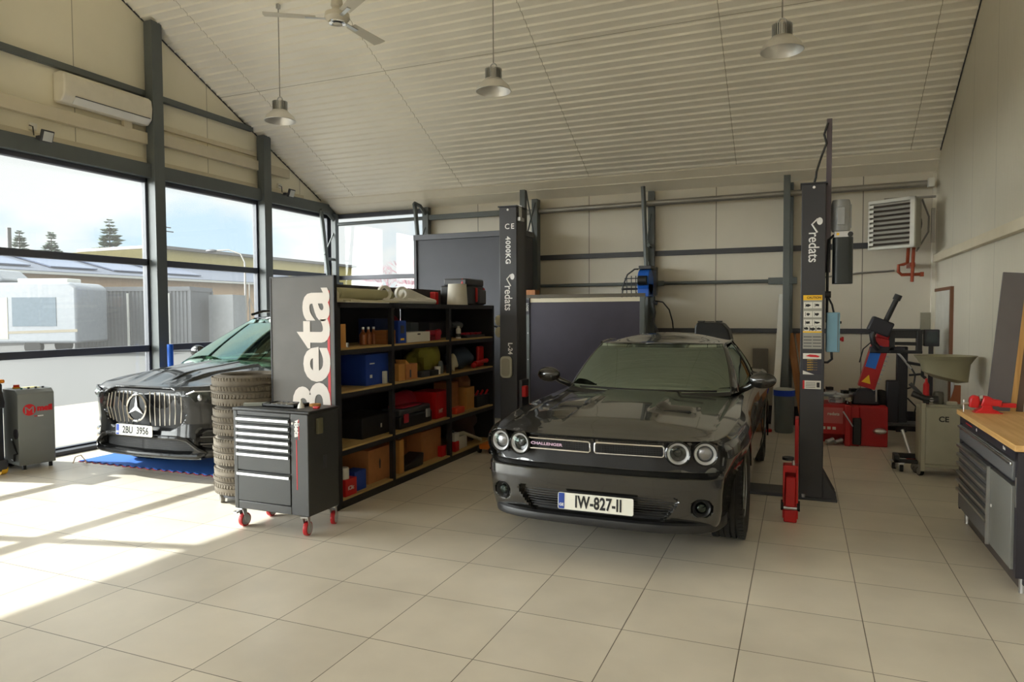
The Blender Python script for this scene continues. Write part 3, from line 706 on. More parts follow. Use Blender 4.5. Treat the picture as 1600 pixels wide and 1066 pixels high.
parts = [('windscreen', m_wind2, 0, 20, 0, .97, 0), ('front_pillar', m_paint2, 20, 25, 0, 1, .006), ('side_window', m_sideg, 25, 36, .03, .92, 0),
         ('centre_pillar', m_black, 36, 38, 0, 1, .003), ('rear_side_window', m_sideg, 38, 47, .03, .90, 0), ('rear_pillar', m_paint2, 47, 60, 0, 1, .006), ('rear_window', m_sideg, 60, 72, .03, 1, 0)]
cb, pt2 = cabin(gl, belt, roof, 8, ([1.2, 1.6, 3.0, 4.6], [1.10, 1.13, 1.15, 1.18]), ([2.2, 2.5, 3.2, 4.1], [1.65, 1.66, 1.67, 1.60]), parts,
    lambda x, y: .06*(1-(x/.66)**2)*sst(2.15, 2.7, y) + .012)
g = cb['grid']; b2 = MB(); b2.v, b2.f = g.v, g.f; b2.build('roof', m_paint2, gl, smooth=60)
for sx in (1, -1):
    MB().tube([(sx*.655, 2.35, 1.70), (sx*.69, 2.6, 1.745), (sx*.70, 3.2, 1.755), (sx*.66, 3.8, 1.70)], .018, 8).build('roof_rail', m_blackgl, gl)
    b = MB(); b.sphere((sx*1.02, 1.75, 1.22), .11, 16, 10, (1.1, .6, .75)); b.tube([(sx*.85, 1.72, 1.12), (sx*.95, 1.74, 1.17)], .03, 8); b.build('wing_mirror', m_paint2, gl, smooth=60)
    make_wheel(gl, sx*.85, .87, .375, .275, .27, sx, m_rimd, 10); make_wheel(gl, sx*.86, 3.80, .375, .285, .27, sx, m_rimd, 10)
b = MB(); b.box(-.75, .75, 1.55, 2.05, 1.08, 1.17); b.build('dashboard', mat('pale_dash', srgb(120, 128, 118), .6), gl, bev=.03)
for sx in (-.4, .4):
    b = MB(); b.box(sx-.24, sx+.24, 2.75, 2.9, 1.1, 1.42); b.box(sx-.11, sx+.11, 2.78, 2.88, 1.43, 1.57); b.build('seat', m_intr, gl, bev=.04)
b = MB(); b.tube([(-.62, 1.46, 1.125), (-.1, 1.30, 1.155), (.1, 1.29, 1.155)], .010, 6); b.tube([(0, 1.27, 1.15), (.4, 1.33, 1.15), (.66, 1.46, 1.12)], .010, 6); b.build('wipers', m_black, gl)
def gy(x): return float(np.interp(abs(x), [0, .42, .72, .88], [0, .02, .09, .22])) + .02
MB().grid([[(x*(1 if abs(z-.735) < .12 else .9), gy(x)+.055, z) for z in (.54, .62, .735, .85, .93)] for x in np.linspace(-.58, .58, 25)]).build('grille_backing', m_mesh, gl)
for k in range(17):
    x = -.52 + .065*k
    if abs(x) < .13: continue
    hh = .175*math.sqrt(max(.15, 1-(abs(x)/.70)**3)); MB().tube([(x*.97, gy(x)+.02, .735-hh), (x*1.03, gy(x)+.006, .735), (x*.99, gy(x)+.018, .735+hh)], .007, 6).build('grille_slat', m_chrome, gl)
Mst = face_M((0, -.004, .745), (1, 0, 0), (0, .06, 1)); st = MB()
st.lathe([(.138, 0), (.145, .012), (.135, .022), (.125, .012)], 40, Mst, closed=True)
for k in range(3):
    a = PI/2 + 2*PI*k/3; c, s_ = math.cos(a), math.sin(a); st.prism([(.128*c, .128*s_), (-.024*s_, .024*c), (0, 0), (.024*s_, -.024*c)], .004, .018, 'z', Mst)
st.build('star_emblem', m_chrome, gl)
MB().lathe([(0, -.004), (.13, -.004), (.13, .002), (0, .002)], 32, Mst).build('emblem_disc', m_blackgl, gl)
b = MB()
for k in range(7):
    for sx in (-1, 1): b.tube([(x, gy(x)+.045, .32+.018*k) for x in np.linspace(sx*.02, sx*.58, 8)], .004, 4)
b.grid([[(x, gy(x)+.06, z) for z in (.30, .37, .45)] for x in np.linspace(-.64, .64, 17)]); b.build('lower_intake', m_mesh, gl)
MB().grid([[(x, gy(x)-.015+dy, z) for dy, z in ((.0, .262), (-.004, .25), (.0, .238), (.1, .232))] for x in np.linspace(-.74, .74, 21)]).build('skid_trim', m_steel, gl, smooth=50)
P = [(-.50, .45), (.50, .45), (.60, .43), (.78, .30), (.70, .268), (-.70, .268), (-.78, .30), (-.60, .43)]
MB().tube([(x, gy(x)-.012, z) for i in range(8) for t in np.linspace(0, 1, 7)[:-1] for x, z in [tuple(np.array(P[i])*(1-t)+np.array(P[(i+1) % 8])*t)]], .024, 8, closed=True).build('intake_frame', m_paint2, gl)
for sx in (-1, 1):
    P = [(.62, .90), (.70, .93), (.86, .93), (.97, .90), (.955, .84), (.84, .80), (.70, .82)]
    b = MB(); gfun = lambda x: float(np.interp(abs(x), [0, .42, .72, .88, .96, .99], [0, .02, .09, .22, .45, .8]))
    hp = [(sx*x, gfun(x)-.006, z) for x, z in P]; c = (sx*.80, gfun(.80)-.03, .87)
    b.add([*hp, c], [(i, (i+1) % 7, 7) for i in range(7)]); hl = b.build('headlamp', m_lens, gl, smooth=60)
    b = MB(); b.add([(p[0]*.995, p[1]+.012, p[2]) for p in hp], [tuple(range(7))]); b.build('lamp_housing', m_blackgl, hl)
    MB().tube([hp[0], hp[1], hp[2], hp[3], hp[4]], .009, 6).build('light_strip', m_lampin, hl)
    for lx in (.74, .85): MB().sphere((sx*lx, gfun(lx)+.004, .865), .033, 14, 8, (1, .5, 1)).build('projector', m_lampin, hl)
    b = MB()
    for k in range(2): b.tube([(sx*x, gfun(x)+.0, .40+.07*k) for x in np.linspace(.74, .90, 6)], .012, 6)
    b.build('side_intake_blade', m_chrome if sx < 0 else m_blackgl, gl)
number_plate(gl, face_M((-.02, -.035, .515), (1, 0, 0), (0, .05, 1)), '2BU  3956', m_blue, 'CZ', size=.10, sx=.82)
# ---------------------------------------------------------------- two-post lift
m_lift = mat('lift_charcoal', srgb(50, 50, 55), .42, var=.04); m_zinc = mat('zinc', (.55, .55, .56), .35, .9, var=.06)
def lift_column(name, label, x0, x1, y0, y1, h, foot):
    t = thing(name, label, 'car lift', ((x0+x1)/2, (y0+y1)/2, 0)); w, d = (x1-x0)/2, (y1-y0)/2
    b = MB(); b.box(-w, w, -d, -d+.03, .02, h); b.box(-w, -w+.02, -d+.03, d, .02, h) if foot > 0 else b.box(w-.02, w, -d+.03, d, .02, h)
    b.box(-w, w, d-.03, d, .02, h); s = 1 if foot > 0 else -1
    b.box(*sorted((s*w, s*(w-.02))), -d+.03, d-.03, .02, h)
    b.build('post', m_lift, t, bev=.006)
    b = MB(); b.box(-w-.012, w+.012, -d-.01, d+.01, h, h+.012); b.build('top_cap', m_lift, t)
    b = MB(); b.box(*sorted((-s*w, s*(w+.12))), -d-.02, d+.04, .0, .022); b.build('base_plate', m_lift, t, bev=.003)
    for yy in (-d, 0, d-.02): MB().prism([(s*w, .022), (s*(w+.11), .022), (s*(w+.11), .05), (s*w, .26)], yy, yy+.014, 'y').build('gusset', m_lift, t)
    for px, py in ((-s*w*.6, -d-.008), (s*(w+.09), -d+.03), (s*(w+.09), d-.02)): MB().cyl((px, py, .022), (px, py, .05), .016, n=6).build('anchor_bolt', m_zinc, t)
    MB().cyl((0, -d-.004, h-.03), (0, -d+.0, h-.03), .012, n=12).build('cap_screw', m_letter, t)
    return t, w, d
def leaf_logo(t, x, y, z, s, m):
    b = MB(); M = FDOWN(x, y, z)
    b.tube([M @ Vector(q) for q in ((-.055*s, .03*s, 0), (-.012*s, -.012*s, 0), (.055*s, .028*s, 0))], .007*s, 6)
    b.prism([(.0+.03*s*math.cos(a)-.035*s, .045*s+.022*s*math.sin(a)) for a in np.linspace(0, 2*PI, 17)[:-1]], 0, .001, 'z', M)
    b.build('logo_mark', m, t)
liftR, w, d = lift_column('lift_column', 'charcoal lift column on the right, with the motor and sticker sheet', 0.0, .20, 6.76, 7.04, 2.83, 1)
def sheet(t, z0, z1, xw=.064, m=None, name='sticker'): return MB().box(-xw, xw, -d-.0015, -d, z0, z1).build(name, m, t)
fy_ = -d - .0025
text('brand_lettering', 'redats', .125, m_letter, liftR, FDOWN(0, fy_, 2.27), bold=.0012, sx=.86); leaf_logo(liftR, 0, fy_, 2.46, 1.1, m_letter)
m_stk = mat('sticker_white', srgb(214, 212, 204), .5, var=.02); m_gry = mat('sticker_grey', srgb(150, 148, 140), .5, var=.02)
s0 = sheet(liftR, 1.365, 1.845, .078, m_gry); q = MB(); q.box(-.078, .078, -d-.003, -d-.0015, 1.80, 1.845); q.build('caution_band', m_yellow, s0)
MB().box(-.078, .078, -d-.003, -d-.0015, 1.51, 1.525).build('caution_band', m_yellow, s0)
text('caution_word', 'CAUTION', .026, m_ink, s0, FRONT(.01, -d-.0036, 1.822), bold=.0006)
for i, zc in enumerate((1.755, 1.675, 1.60, 1.545)):
    hh = .028 if i < 3 else .022; n = 2 if i < 3 else 3
    for k in range(n):
        cw = .15/n; xc = -.075+cw*(k+.5)
        pn = MB().box(xc-cw/2+.002, xc+cw/2-.002, -d-.003, -d-.0015, zc-hh, zc+hh).build('pictogram_panel', m_stk, s0)
        b = MB(); r = random.Random(i*7+k)
        b.prism([(xc+(.012+.012*r.random())*math.cos(a)*1.1, zc+(.008+.010*r.random())*math.sin(a)) for a in np.linspace(0, 2*PI, 9)[:-1]], -d-.0036, -d-.003, 'y')
        b.box(xc-.022, xc-.018, -d-.0036, -d-.003, zc-.018, zc+.018); b.build('pictogram', m_ink, pn)
for k in range(8): MB().box(-.072+.076*(k % 2), -.004+.076*(k % 2), -d-.0026, -d-.0015, 1.385+.028*(k//2), 1.392+.028*(k//2)).build('fine_print', m_dark, s0)
s1 = sheet(liftR, 1.135, 1.325, .075, m_base, 'safety_label'); MB().box(-.075, .075, -d-.003, -d-.0015, 1.275, 1.325).build('white_field', m_stk, s1)
MB().prism([(-.055, 1.30), (-.01, 1.292), (.05, 1.29), (.065, 1.30), (.03, 1.312), (-.02, 1.315)], -d-.0038, -d-.003, 'y').build('red_mark', m_redl, s1)
MB().add([(-.075, -d-.003, 1.135), (.02, -d-.003, 1.135), (-.075, -d-.003, 1.17)], [(0,1,2)]).build('white_wedge', m_stk, s1)
for k in range(5): text('caption_line', 'SAFETY  \u2022  \u2022', .016, m_yellow, s1, FRONT(.0, -d-.003, 1.265-.022*k), ext=.0003)
s2 = sheet(liftR, 1.005, 1.08, .075, m_stk, 'rating_plate'); MB().box(-.075, -.06, -d-.003, -d-.0015, 1.005, 1.08).build('red_edge', m_redl, s2)
for k in range(4): MB().box(-.05, .03, -d-.003, -d-.0015, 1.018+.014*k, 1.022+.014*k).build('fine_print', m_dark, s2)
MB().box(.04, .065, -d-.003, -d-.0015, 1.02, 1.065).build('barcode_block', m_ink, s2)
MB().box(-w-.035, -w-.002, -d+.02, d-.03, .05, .72).build('carriage', m_red, liftR, bev=.004)
MB().box(w+.002, w+.045, -.02, .03, 2.05, 3.42).build('mast', mat('mast_steel', srgb(92, 84, 92), .45, .3), liftR, bev=.003)
c = MB(); c.tube([(w+.01, -.03, 3.38), (w-.02, -.035, 3.28), (w-.0, -.03, 3.2), (w-.035, -.04, 3.1), (w-.06, -.04, 3.02), (w-.08, -.05, 2.95), (w-.085, -.05, 2.90), (w-.10, -.05, 2.842)], .010, 6); c.build('limit_cable', m_black, liftR)
# hydraulic unit on the column's right flank
mt = MB(); mt.lathe([(0, 0), (.07, 0), (.078, .015), (.078, .25), (.07, .28), (.0, .285)], 32, Matrix.Translation((w+.125, .0, 2.41))); mo = mt.build('motor', mat('motor_silver', srgb(148, 150, 152), .4, .3), liftR)
MB().box(w+.09, w+.155, -.10, -.06, 2.46, 2.62).build('terminal_box', mat('motor_silver', None), mo, bev=.006)
for k in range(10): a = PI + PI*k/9; MB().box(-.002, .002, .074, .086, .03, .24).build('cooling_fin', mat('motor_silver', None), mo, loc=(w+.125, 0, 2.41), rot=(0, 0, a+PI/2))
MB().box(w+.07, w+.22, -.06, .05, 2.355, 2.41).build('valve_block', m_zinc, liftR, bev=.004); MB().cyl((w+.2, -.08, 2.38), (w+.2, -.02, 2.38), .022).build('valve_knob', m_black, liftR); MB().cyl((w+.10, -.065, 2.385), (w+.10, -.058, 2.385), .012).build('yellow_plug', m_yellow, liftR)
MB().prism(rrect(.165, .17, .045, 6, cx=w+.142), 1.945, 2.355, 'z').build('oil_tank', mat('tank_black', (.012, .016, .016), .38, var=0), liftR, bev=.004)
c = MB(); c.tube([(w+.07, -.03, 2.38), (w+.03, -.04, 2.34), (w+.02, -.05, 2.1), (w+.02, -.04, 1.85), (w+.02, -.02, 1.6)], .012, 8); c.build('hydraulic_hose', m_black, liftR)
MB().cyl((w+.0, -.06, 1.85), (w+.05, -.06, 1.85), .03, n=16).build('limit_switch', m_black, liftR); c = MB(); c.tube([(w+.03, -.06, 1.82), (w+.06, -.05, 1.76), (w+.075, -.04, 1.69)], .009, 6); c.tube([(w+.06, -.04, 1.34), (w+.065, -.04, 1.27), (w+.03, -.04, 1.24), (w, -.04, 1.24)], .011, 8); c.build('cable', m_black, liftR)
cbx = MB().box(w+.015, w+.125, -.10, .10, 1.335, 1.69).build('control_box', mat('pale_blue_enamel', srgb(112, 152, 172), .45), liftR, bev=.008)
MB().box(w+.105, w+.112, -.102, -.1, 1.345, 1.68).build('lid_seam', m_steel, cbx); e = MB(); e.cyl((w+.125, -.03, 1.45), (w+.14, -.03, 1.45), .014); e.cyl((w+.14, -.03, 1.45), (w+.16, -.03, 1.45), .022); e.build('emergency_stop', m_red, cbx); MB().cyl((w+.125, -.03, 1.60), (w+.14, -.03, 1.60), .012).build('selector_switch', m_black, cbx)

liftL, w, d = lift_column('lift_column', 'charcoal lift column on the left, lettered 4000KG, beside the black shelving', -2.99, -2.79, 6.86, 7.14, 2.83, -1)
fy_ = -d - .0025
text('brand_lettering', 'redats', .125, m_letter, liftL, FDOWN(0, fy_, 1.86), bold=.0012, sx=.86); leaf_logo(liftL, 0, fy_, 2.05, 1.1, m_letter)
text('ce_mark', 'CE', .08, m_letter, liftL, FRONT(.02, fy_, 2.62), bold=.001, space=1.35); text('load_rating', '4000KG', .078, m_letter, liftL, FDOWN(.0, fy_, 2.37), bold=.002, space=1.15)
text('type_mark', 'L-24', .07, m_letter, liftL, FDOWN(.02, fy_, 1.32), bold=.002)
pd = MB().prism(rrect(.135, .235, .045, 6, cx=-.02, cy=1.12), -d-.035, -d-.002, 'y').build('grey_cover', mat('grey_rubber', srgb(166, 162, 148), .6), liftL, bev=.01)
MB().prism(rrect(.095, .19, .035, 6, cx=-.02, cy=1.12), -d-.038, -d-.035, 'y').build('cover_panel', mat('grey_rubber2', srgb(140, 136, 122), .6), pd, bev=.004)
MB().box(w+.002, w+.04, -d+.04, d-.04, .05, .98).build('carriage', m_dark, liftL, bev=.004); MB().box(w+.04, w+.09, -d+.02, -d+.1, .80, .92).build('arm_lock', m_red, liftL, bev=.01)
c = MB(); [c.tube([(w+.01, -d+.05+.03*k, 2.85), (w+.012, -d+.05+.03*k, 2.72)], .006, 6) for k in range(3)]; c.box(w, w+.03, -d+.03, -d+.15, 2.68, 2.72); c.build('cable_pulley', m_zinc, liftL)
t = tag(MB().prism([(-2.7, .001), (-.02, .001), (-.02, .02), (-.08, .032), (-2.64, .032), (-2.7, .02)], 6.78, 7.11, 'y').build('floor_plate', m_dark, bev=.004), 'dark steel floor cover plate running under the coupe to the right lift column', 'cover plate')

# trolley jack standing on end
j = thing('trolley_jack', 'red trolley jack standing on end against the right lift column', 'jack', (-.06, 6.03, 0))
b = MB(); b.box(-.058, -.04, -.06, .06, .03, .46); b.box(.04, .058, -.06, .06, .03, .46); b.box(-.058, .058, .03, .06, .1, .40); b.prism([(-.058, .46), (.058, .46), (.05, .40), (-.05, .40)], -.05, .06, 'y'); b.build('frame', m_red, j, bev=.004)
MB().box(-.038, .038, -.085, .0, .13, .37).build('lift_arm', m_red, j, bev=.008)
MB().cyl((-.02, -.02, .5), (-.02, -.02, .522), .045, n=24).build('saddle', m_black, j); MB().cyl((.02, -.02, .40), (.02, -.02, .5), .012, n=10).build('saddle_screw', m_zinc, j)
for s in (-1, 1): MB().cyl((s*.05, -.03, .13), (s*.072, -.03, .13), .042, n=20).build('wheel', m_rubber, j)
b = MB(); b.box(-.05, .05, -.07, .05, .0, .10); b.build('foot', m_red, j, bev=.01); MB().cyl((-.055, -.05, .115), (.055, -.05, .115), .016, n=12).build('axle', m_zinc, j)

# ---------------------------------------------------------------- rolling tool cabinet
tcab = thing('tool_cabinet', 'dark grey rolling tool cabinet with silver-edged drawers and red castors', 'tool cabinet', (-3.785, 4.40, 0))
m_cab = mat('cabinet_graphite', srgb(54, 55, 56), .4, var=.03); m_cabd = mat('drawer_graphite', srgb(50, 52, 52), .42, var=.03)
w, d = .365, .185
b = MB(); b.box(-w, -w+.04, -d, d, .16, .94); b.box(w-.165, w, -d, d, .16, .94); b.box(-w+.04, w-.165, -d+.02, d, .16, .94); b.box(-w+.04, w-.165, -d, -d+.02, .16, .225); b.box(-w+.04, w-.165, -d, -d+.02, .905, .94); b.build('carcass', m_cab, tcab, bev=.006)
tp = MB(); tp.box(-w-.005, w+.015, -d-.005, d+.005, .94, .965); tp.build('top_tray', m_black, tcab, bev=.008)
zz = [(.845, .90), (.79, .84), (.735, .785), (.68, .73), (.625, .675), (.475, .62), (.23, .465)]
for z0, z1 in zz:
    dr = MB().box(-w+.044, w-.169, -d-.004, -d+.02, z0, z1).build('drawer', m_cabd, tcab, bev=.003)
    MB().prism([(-d-.004, z1-.004), (-d-.024, z1-.010), (-d-.024, z1-.030), (-d-.004, z1-.026)], -w+.046, w-.171, 'x').build('handle_strip', m_alu, dr)
text('brand_lettering', 'Beta', .062, m_letter, tcab, FDOWN(w-.105, -d-.0012, .82), bold=.0022)
MB().prism([(w-.125, .885), (w-.085, .90), (w-.10, .87)], -d-.0018, -d-.0006, 'y').build('logo_mark', m_letter, tcab); MB().box(w-.112, w-.104, -d-.0018, -d-.0004, .36, .745).build('red_stripe', m_redl, tcab); MB().box(w-.088, w-.082, -d-.0018, -d-.0004, .745, .90).build('red_stripe', m_redl, tcab); MB().cyl((w-.145, -d-.004, .868), (w-.145, -d, .868), .009, n=14).build('lock', m_letter, tcab)
MB().box(w, w+.028, -d+.09, -d+.15, .78, .90).build('side_holder', mat('olive_plastic', srgb(96, 92, 70), .5), tcab, bev=.006); MB().box(w, w+.006, -.01, .03, .50, .60).build('side_plate', m_dark, tcab)
def castor(root, x, y, r, z_top, m_tyre, m_hub, m_fork, rz=0., lock=False, name='castor'):
    e = bpy.data.objects.new(name, None); COL.objects.link(e); e.parent = root; e.location = (x, y, 0); e.rotation_euler = (0, 0, rz)
    A = Matrix.Translation((0, .03, r)) @ Matrix.Rotation(PI/2, 4, 'Y')
    MB().lathe([(r*.72, -.016), (r*.95, -.017), (r, -.010), (r, .010), (r*.95, .017), (r*.72, .016)], 28, A).build('wheel_tread', m_tyre, e); MB().lathe([(0, -.020), (r*.78, -.019), (r*.78, .019), (0, .020)], 24, A).build('wheel_hub', m_hub, e)
    b = MB(); b.box(-.03, .03, -.03, .035, z_top-.012, z_top)
    for s in (-1, 1): b.prism([(-.015, z_top-.01), (.03, z_top-.01), (.042, r-.012), (.018, r-.012)], s*.021-.002, s*.021+.002, 'x')
    if lock: b.box(-.02, .02, -.075, -.03, z_top-.03, z_top-.018)
    b.build('fork', m_fork, e)
m_pu = mat('red_polyurethane', srgb(176, 30, 36), .45)
for x, y, r_, lk in ((-w+.04, -d+.03, 0, 1), (w-.05, -d+.02, .25, 0), (-w+.05, d-.04, .1, 0), (w-.04, d-.03, .35, 0)): castor(tcab, x, y, .055, .16, m_pu, m_zinc, m_zinc, r_, lk)
# things on the cabinet
tz = .965
tag(MB().prism([(-.16, 0), (.02, .09), (.045, .05), (-.13, -.045)], tz, tz+.022, 'z').build('metal_rule', mat('pale_rule', srgb(150, 154, 148), .5), loc=(-3.98, 4.33, 0)), 'pale grey flat bar lying on the front left of the tool cabinet', 'bar')
t = thing('tool_tray', 'black tool tray lying on the middle of the rolling cabinet', 'tray', (-3.80, 4.42, tz)); b = MB(); b.box(-.16, .16, -.09, .09, 0, .008); [b.box(*q, 0, .024) for q in ((-.16, -.152, -.09, .09), (.152, .16, -.09, .09), (-.16, .16, -.09, -.082), (-.16, .16, .082, .09))]; b.build('tray_shell', m_black, t)
for k in range(4): MB().cyl((-.1+.05*k, -.05, .015), (-.09+.05*k, .06, .015), .009, n=10).build('bit_rod', m_zinc, t)
tag(MB().lathe([(0, 0), (.028, 0), (.024, .02), (.008, .05), (.006, .062), (0, .063)], 18, Matrix.Translation((-3.60, 4.36, tz))).build('nozzle', m_white), 'small white nozzle cap standing on the tool cabinet', 'nozzle')
tag(MB().lathe([(.03, 0), (.045, 0), (.045, .02), (.03, .02)], 28, Matrix.Translation((-3.56, 4.48, tz)), closed=True).build('tape_roll', m_tan), 'tan tape roll lying on the tool cabinet', 'tape')
tag(MB().box(-3.49, -3.44, 4.36, 4.39, tz, tz+.018).build('marker', m_red, bev=.006), 'small red block on the right end of the tool cabinet', 'block')

# ---------------------------------------------------------------- tyres on a dolly
td = thing('tyre_dolly', 'low dark round dolly on grey castors under the tyre stack', 'dolly', (-4.705, 4.985, 0)); MB().cyl((0, 0, .05), (0, 0, .072), .27, n=32).build('deck', m_dark, td)
for k in range(4): a = PI/4+PI/2*k+.2; castor(td, .25*math.cos(a), .27*math.sin(a), .036, .085, mat('grey_tread', srgb(130, 126, 118), .6), m_zinc, m_zinc, a)
def make_tyre(label, z, rr, h, x, y):
    t = thing('car_tyre', label, 'tyre', (x, y, z), random.random()*6, 'used tyres stacked on the dolly'); H = h/2
    pr = [(rr*.62, .0), (rr*.64, -H*.9), (rr*.78, -H), (rr*.93, -H*.9), (rr*.99, -H*.72), (rr, -H*.6)]
    for g in (-.38, 0., .38): pr += [(rr, H*(g-.05)), (rr-.010, H*(g-.04)), (rr-.010, H*(g+.04)), (rr, H*(g+.05))]
    pr += [(rr, H*.6), (rr*.99, H*.72), (rr*.93, H*.9), (rr*.78, H), (rr*.64, H*.9), (rr*.62, 0), (rr*.66, H*.0)]
    b = MB().lathe([(a, c+H) for a, c in pr], 72, closed=True)
    for k in range(64):
        for zc, ln in ((.76, .10), (.24, .12), (-.24, .12), (-.76, .10)):
            M = Matrix.Rotation(2*PI*(k+.25*(zc > 0))/64, 4, 'Z') @ Matrix.Rotation((.3 if abs(zc) < .5 else .1)*(1 if zc > 0 else -1), 4, 'X')
            b.box(rr*(1 if abs(zc) < .5 else .975)-.02, rr*(1 if abs(zc) < .5 else .985)+.004, -.0115, .0115, H+H*zc-H*ln, H+H*zc+H*ln, M)
    b.build('carcass', m_tyre, t); return t
m_tyre = mat('worn_tyre', srgb(104, 96, 84), .85, var=.18, scale=12, bump=.15, bscale=90)
zt_ = .073
for k, lb in enumerate(('bottom tyre of the stack of four, on the dolly', 'second tyre from the bottom of the stack of four', 'third tyre from the bottom of the stack of four', 'topmost tyre of the stack of four, level with the cabinet top')):
    h = (.266, .266, .266, .284)[k]; make_tyre('used '+lb, zt_, (.318, .324, .320, .332)[k], h, -4.70+.008*(k % 2), 4.985); zt_ += h+.001

# ---------------------------------------------------------------- blue mat
b = MB(); x0, x1, y0, y1 = -7.73, -4.95, 5.47, 9.5
e = [(x0+.02*k, y0+(.0 if k % 2 else .03)) for k in range(int((x1-x0)/.02))]
P = []
for k in range(int((x1-x0)/.12)): xx = x0+.12*k; P += [(xx, y0), (xx+.05, y0), (xx+.06, y0+.03), (xx+.11, y0+.03)]
mt_ = tag(MB().prism(P + [(x1, y0), (x1, y1), (x0, y1)], .001, .014, 'z').build('floor_mat', mat('blue_foam', srgb(40, 104, 196), .75, var=.04)), 'blue interlocking foam mat with a red toothed edge under the SUV', 'mat')
b = MB(); P2 = [(x, y-.012) for x, y in P]; b.prism(P2 + [(x1, y0-.012), (x1, y1-.1), (x0, y1-.1)], .0005, .006, 'z'); b.build('red_underside', mat('red_foam', srgb(170, 40, 50), .8), mt_)

# ---------------------------------------------------------------- grey control cabinet by the window and the black trolley
mc = thing('control_cabinet', 'grey floor cabinet with a red round logo and orange knob, by the window', 'cabinet', (-8.03, 5.12, 0), .0)
# logo face turned towards the camera side (+X, slightly -Y)
m_mc = mat('grey_enamel', srgb(126, 130, 130), .45, var=.03); A_ = Matrix.Rotation(-.22, 4, 'Z')
b = MB(); b.prism([(-.21, .05), (.20, .05), (.20, .84), (.14, .885), (-.21, .885)], -.185, .175, 'y', A_); b.build('housing', m_mc, mc, bev=.008)
F = A_ @ RIGHT(.2015, 0, .0)
b = MB(); b.prism([(-.075+.064*math.cos(a), .66+.064*math.sin(a)) for a in np.linspace(0, 2*PI, 25)[:-1]], 0, .001, 'z', F); b.build('logo_disc', m_redl, mc)
text('logo_letter', 'M', .075, m_mc, mc, F @ Matrix.Translation((-.075, .658, .0012)), fit=(.085, .075)); text('brand_lettering', 'meil', .075, m_redl, mc, F @ Matrix.Translation((.075, .672, .001)), bold=.005, fit=(.15, .07))
MB().prism([(-.03, .58), (.0, .58), (.0, .59), (-.03, .59)], 0, .001, 'z', F).build('red_caption', m_redl, mc); MB().prism([(.005, .578), (.06, .578), (.06, .59), (.005, .59)], 0, .001, 'z', F).build('white_caption', m_letter, mc)
TP = A_ @ Matrix.Translation((0, 0, .885)); b = MB(); b.cyl((-.10+.04, -.10, 0), (-.06, -.10, .014), .038, M=TP); b.build('knob_base', m_yellow, mc); MB().cyl((-.06, -.10, .014), (-.06, -.10, .04), .03, M=TP).build('stop_knob', mat('orange_red', srgb(225, 70, 30), .4), mc)
MB().box(-.12, .05, -.03, .10, 0, .004, TP).build('instruction_label', mat('pale_yellow', srgb(235, 222, 150), .6), mc)
for k in range(4): MB().cyl((.10, -.11+.07*k, -.01), (.10, -.11+.07*k, .018), .012, n=12, M=TP).build('push_button', [mat('green_button', srgb(20, 110, 90), .4), m_black, m_black, m_black][k], mc)
for x, y in ((-.17, -.13), (.17, -.13), (.17, .13), (-.17, .13)): MB().cyl(A_ @ Vector((x, y, 0)), A_ @ Vector((x, y, .05)), .02, n=12).build('foot', m_black, mc)
MB().cyl(A_ @ Vector((.14, -.17, .40)), A_ @ Vector((.14, -.195, .40)), .055, n=24).build('round_cover', m_base, mc); MB().box(-.02, .02, -.172, -.17, .42, .48, A_).build('warning_label', m_yellow, mc)
b = MB(); b.tube([A_ @ Vector(q) for q in ((.0, -.18, .33), (.07, -.2, .32), (.13, -.19, .22), (.16, -.18, .18))], .01, 6); b.tube([A_ @ Vector(q) for q in ((.02, -.19, .10), (.1, -.2, .10), (.11, -.2, .17), (.17, -.18, .19))], .01, 6); b.build('cable', m_black, mc)
bt = thing('tool_trolley', 'black trolley with an orange lid edge and yellow wheel at the left picture edge', 'trolley', (-8.23, 4.58, 0)); b = MB(); b.box(-.38, .375, -.16, .16, .12, .98); b.build('body', m_black, bt, bev=.02); MB().box(-.4, .39, -.175, .175, .98, 1.02).build('lid_edge', mat('orange_plastic', srgb(214, 130, 30), .45), bt, bev=.012)
MB().prism([(.36, .72), (.43, .72), (.44, .78), (.38, .97), (.36, .97)], -.14, .14, 'y').build('side_handle', m_black, bt, bev=.01); MB().box(.30, .40, -.18, .18, .04, .16).build('bumper', m_dark, bt, bev=.02)
for yy in (-.14, .14):
    for xx in (-.3, .34): MB().cyl((xx, yy-.03, .06), (xx, yy+.03, .06), .06, n=24).build('wheel', m_yellow if xx > 0 and yy > 0 else m_rubber, bt)
tag(MB().cyl((-8.14, 7.13, 0), (-8.14, 7.13, 1.29), .04, n=20).build('blue_pole', mat('blue_enamel', srgb(20, 96, 200), .4)), 'bright blue pole standing by the window post behind the SUV', 'pole')
b = MB(); b.tube([(-7.62, 5.32, .02), (-7.55, 5.30, .10), (-7.5, 5.33, .12), (-7.46, 5.36, .05), (-7.5, 5.4, .012), (-7.6, 5.42, .012)], .006, 6); tag(b.build('cable_loop', mat('pale_cable', srgb(220, 200, 190), .5)), 'thin pale cable curling on the floor beside the grey control cabinet', 'cable')

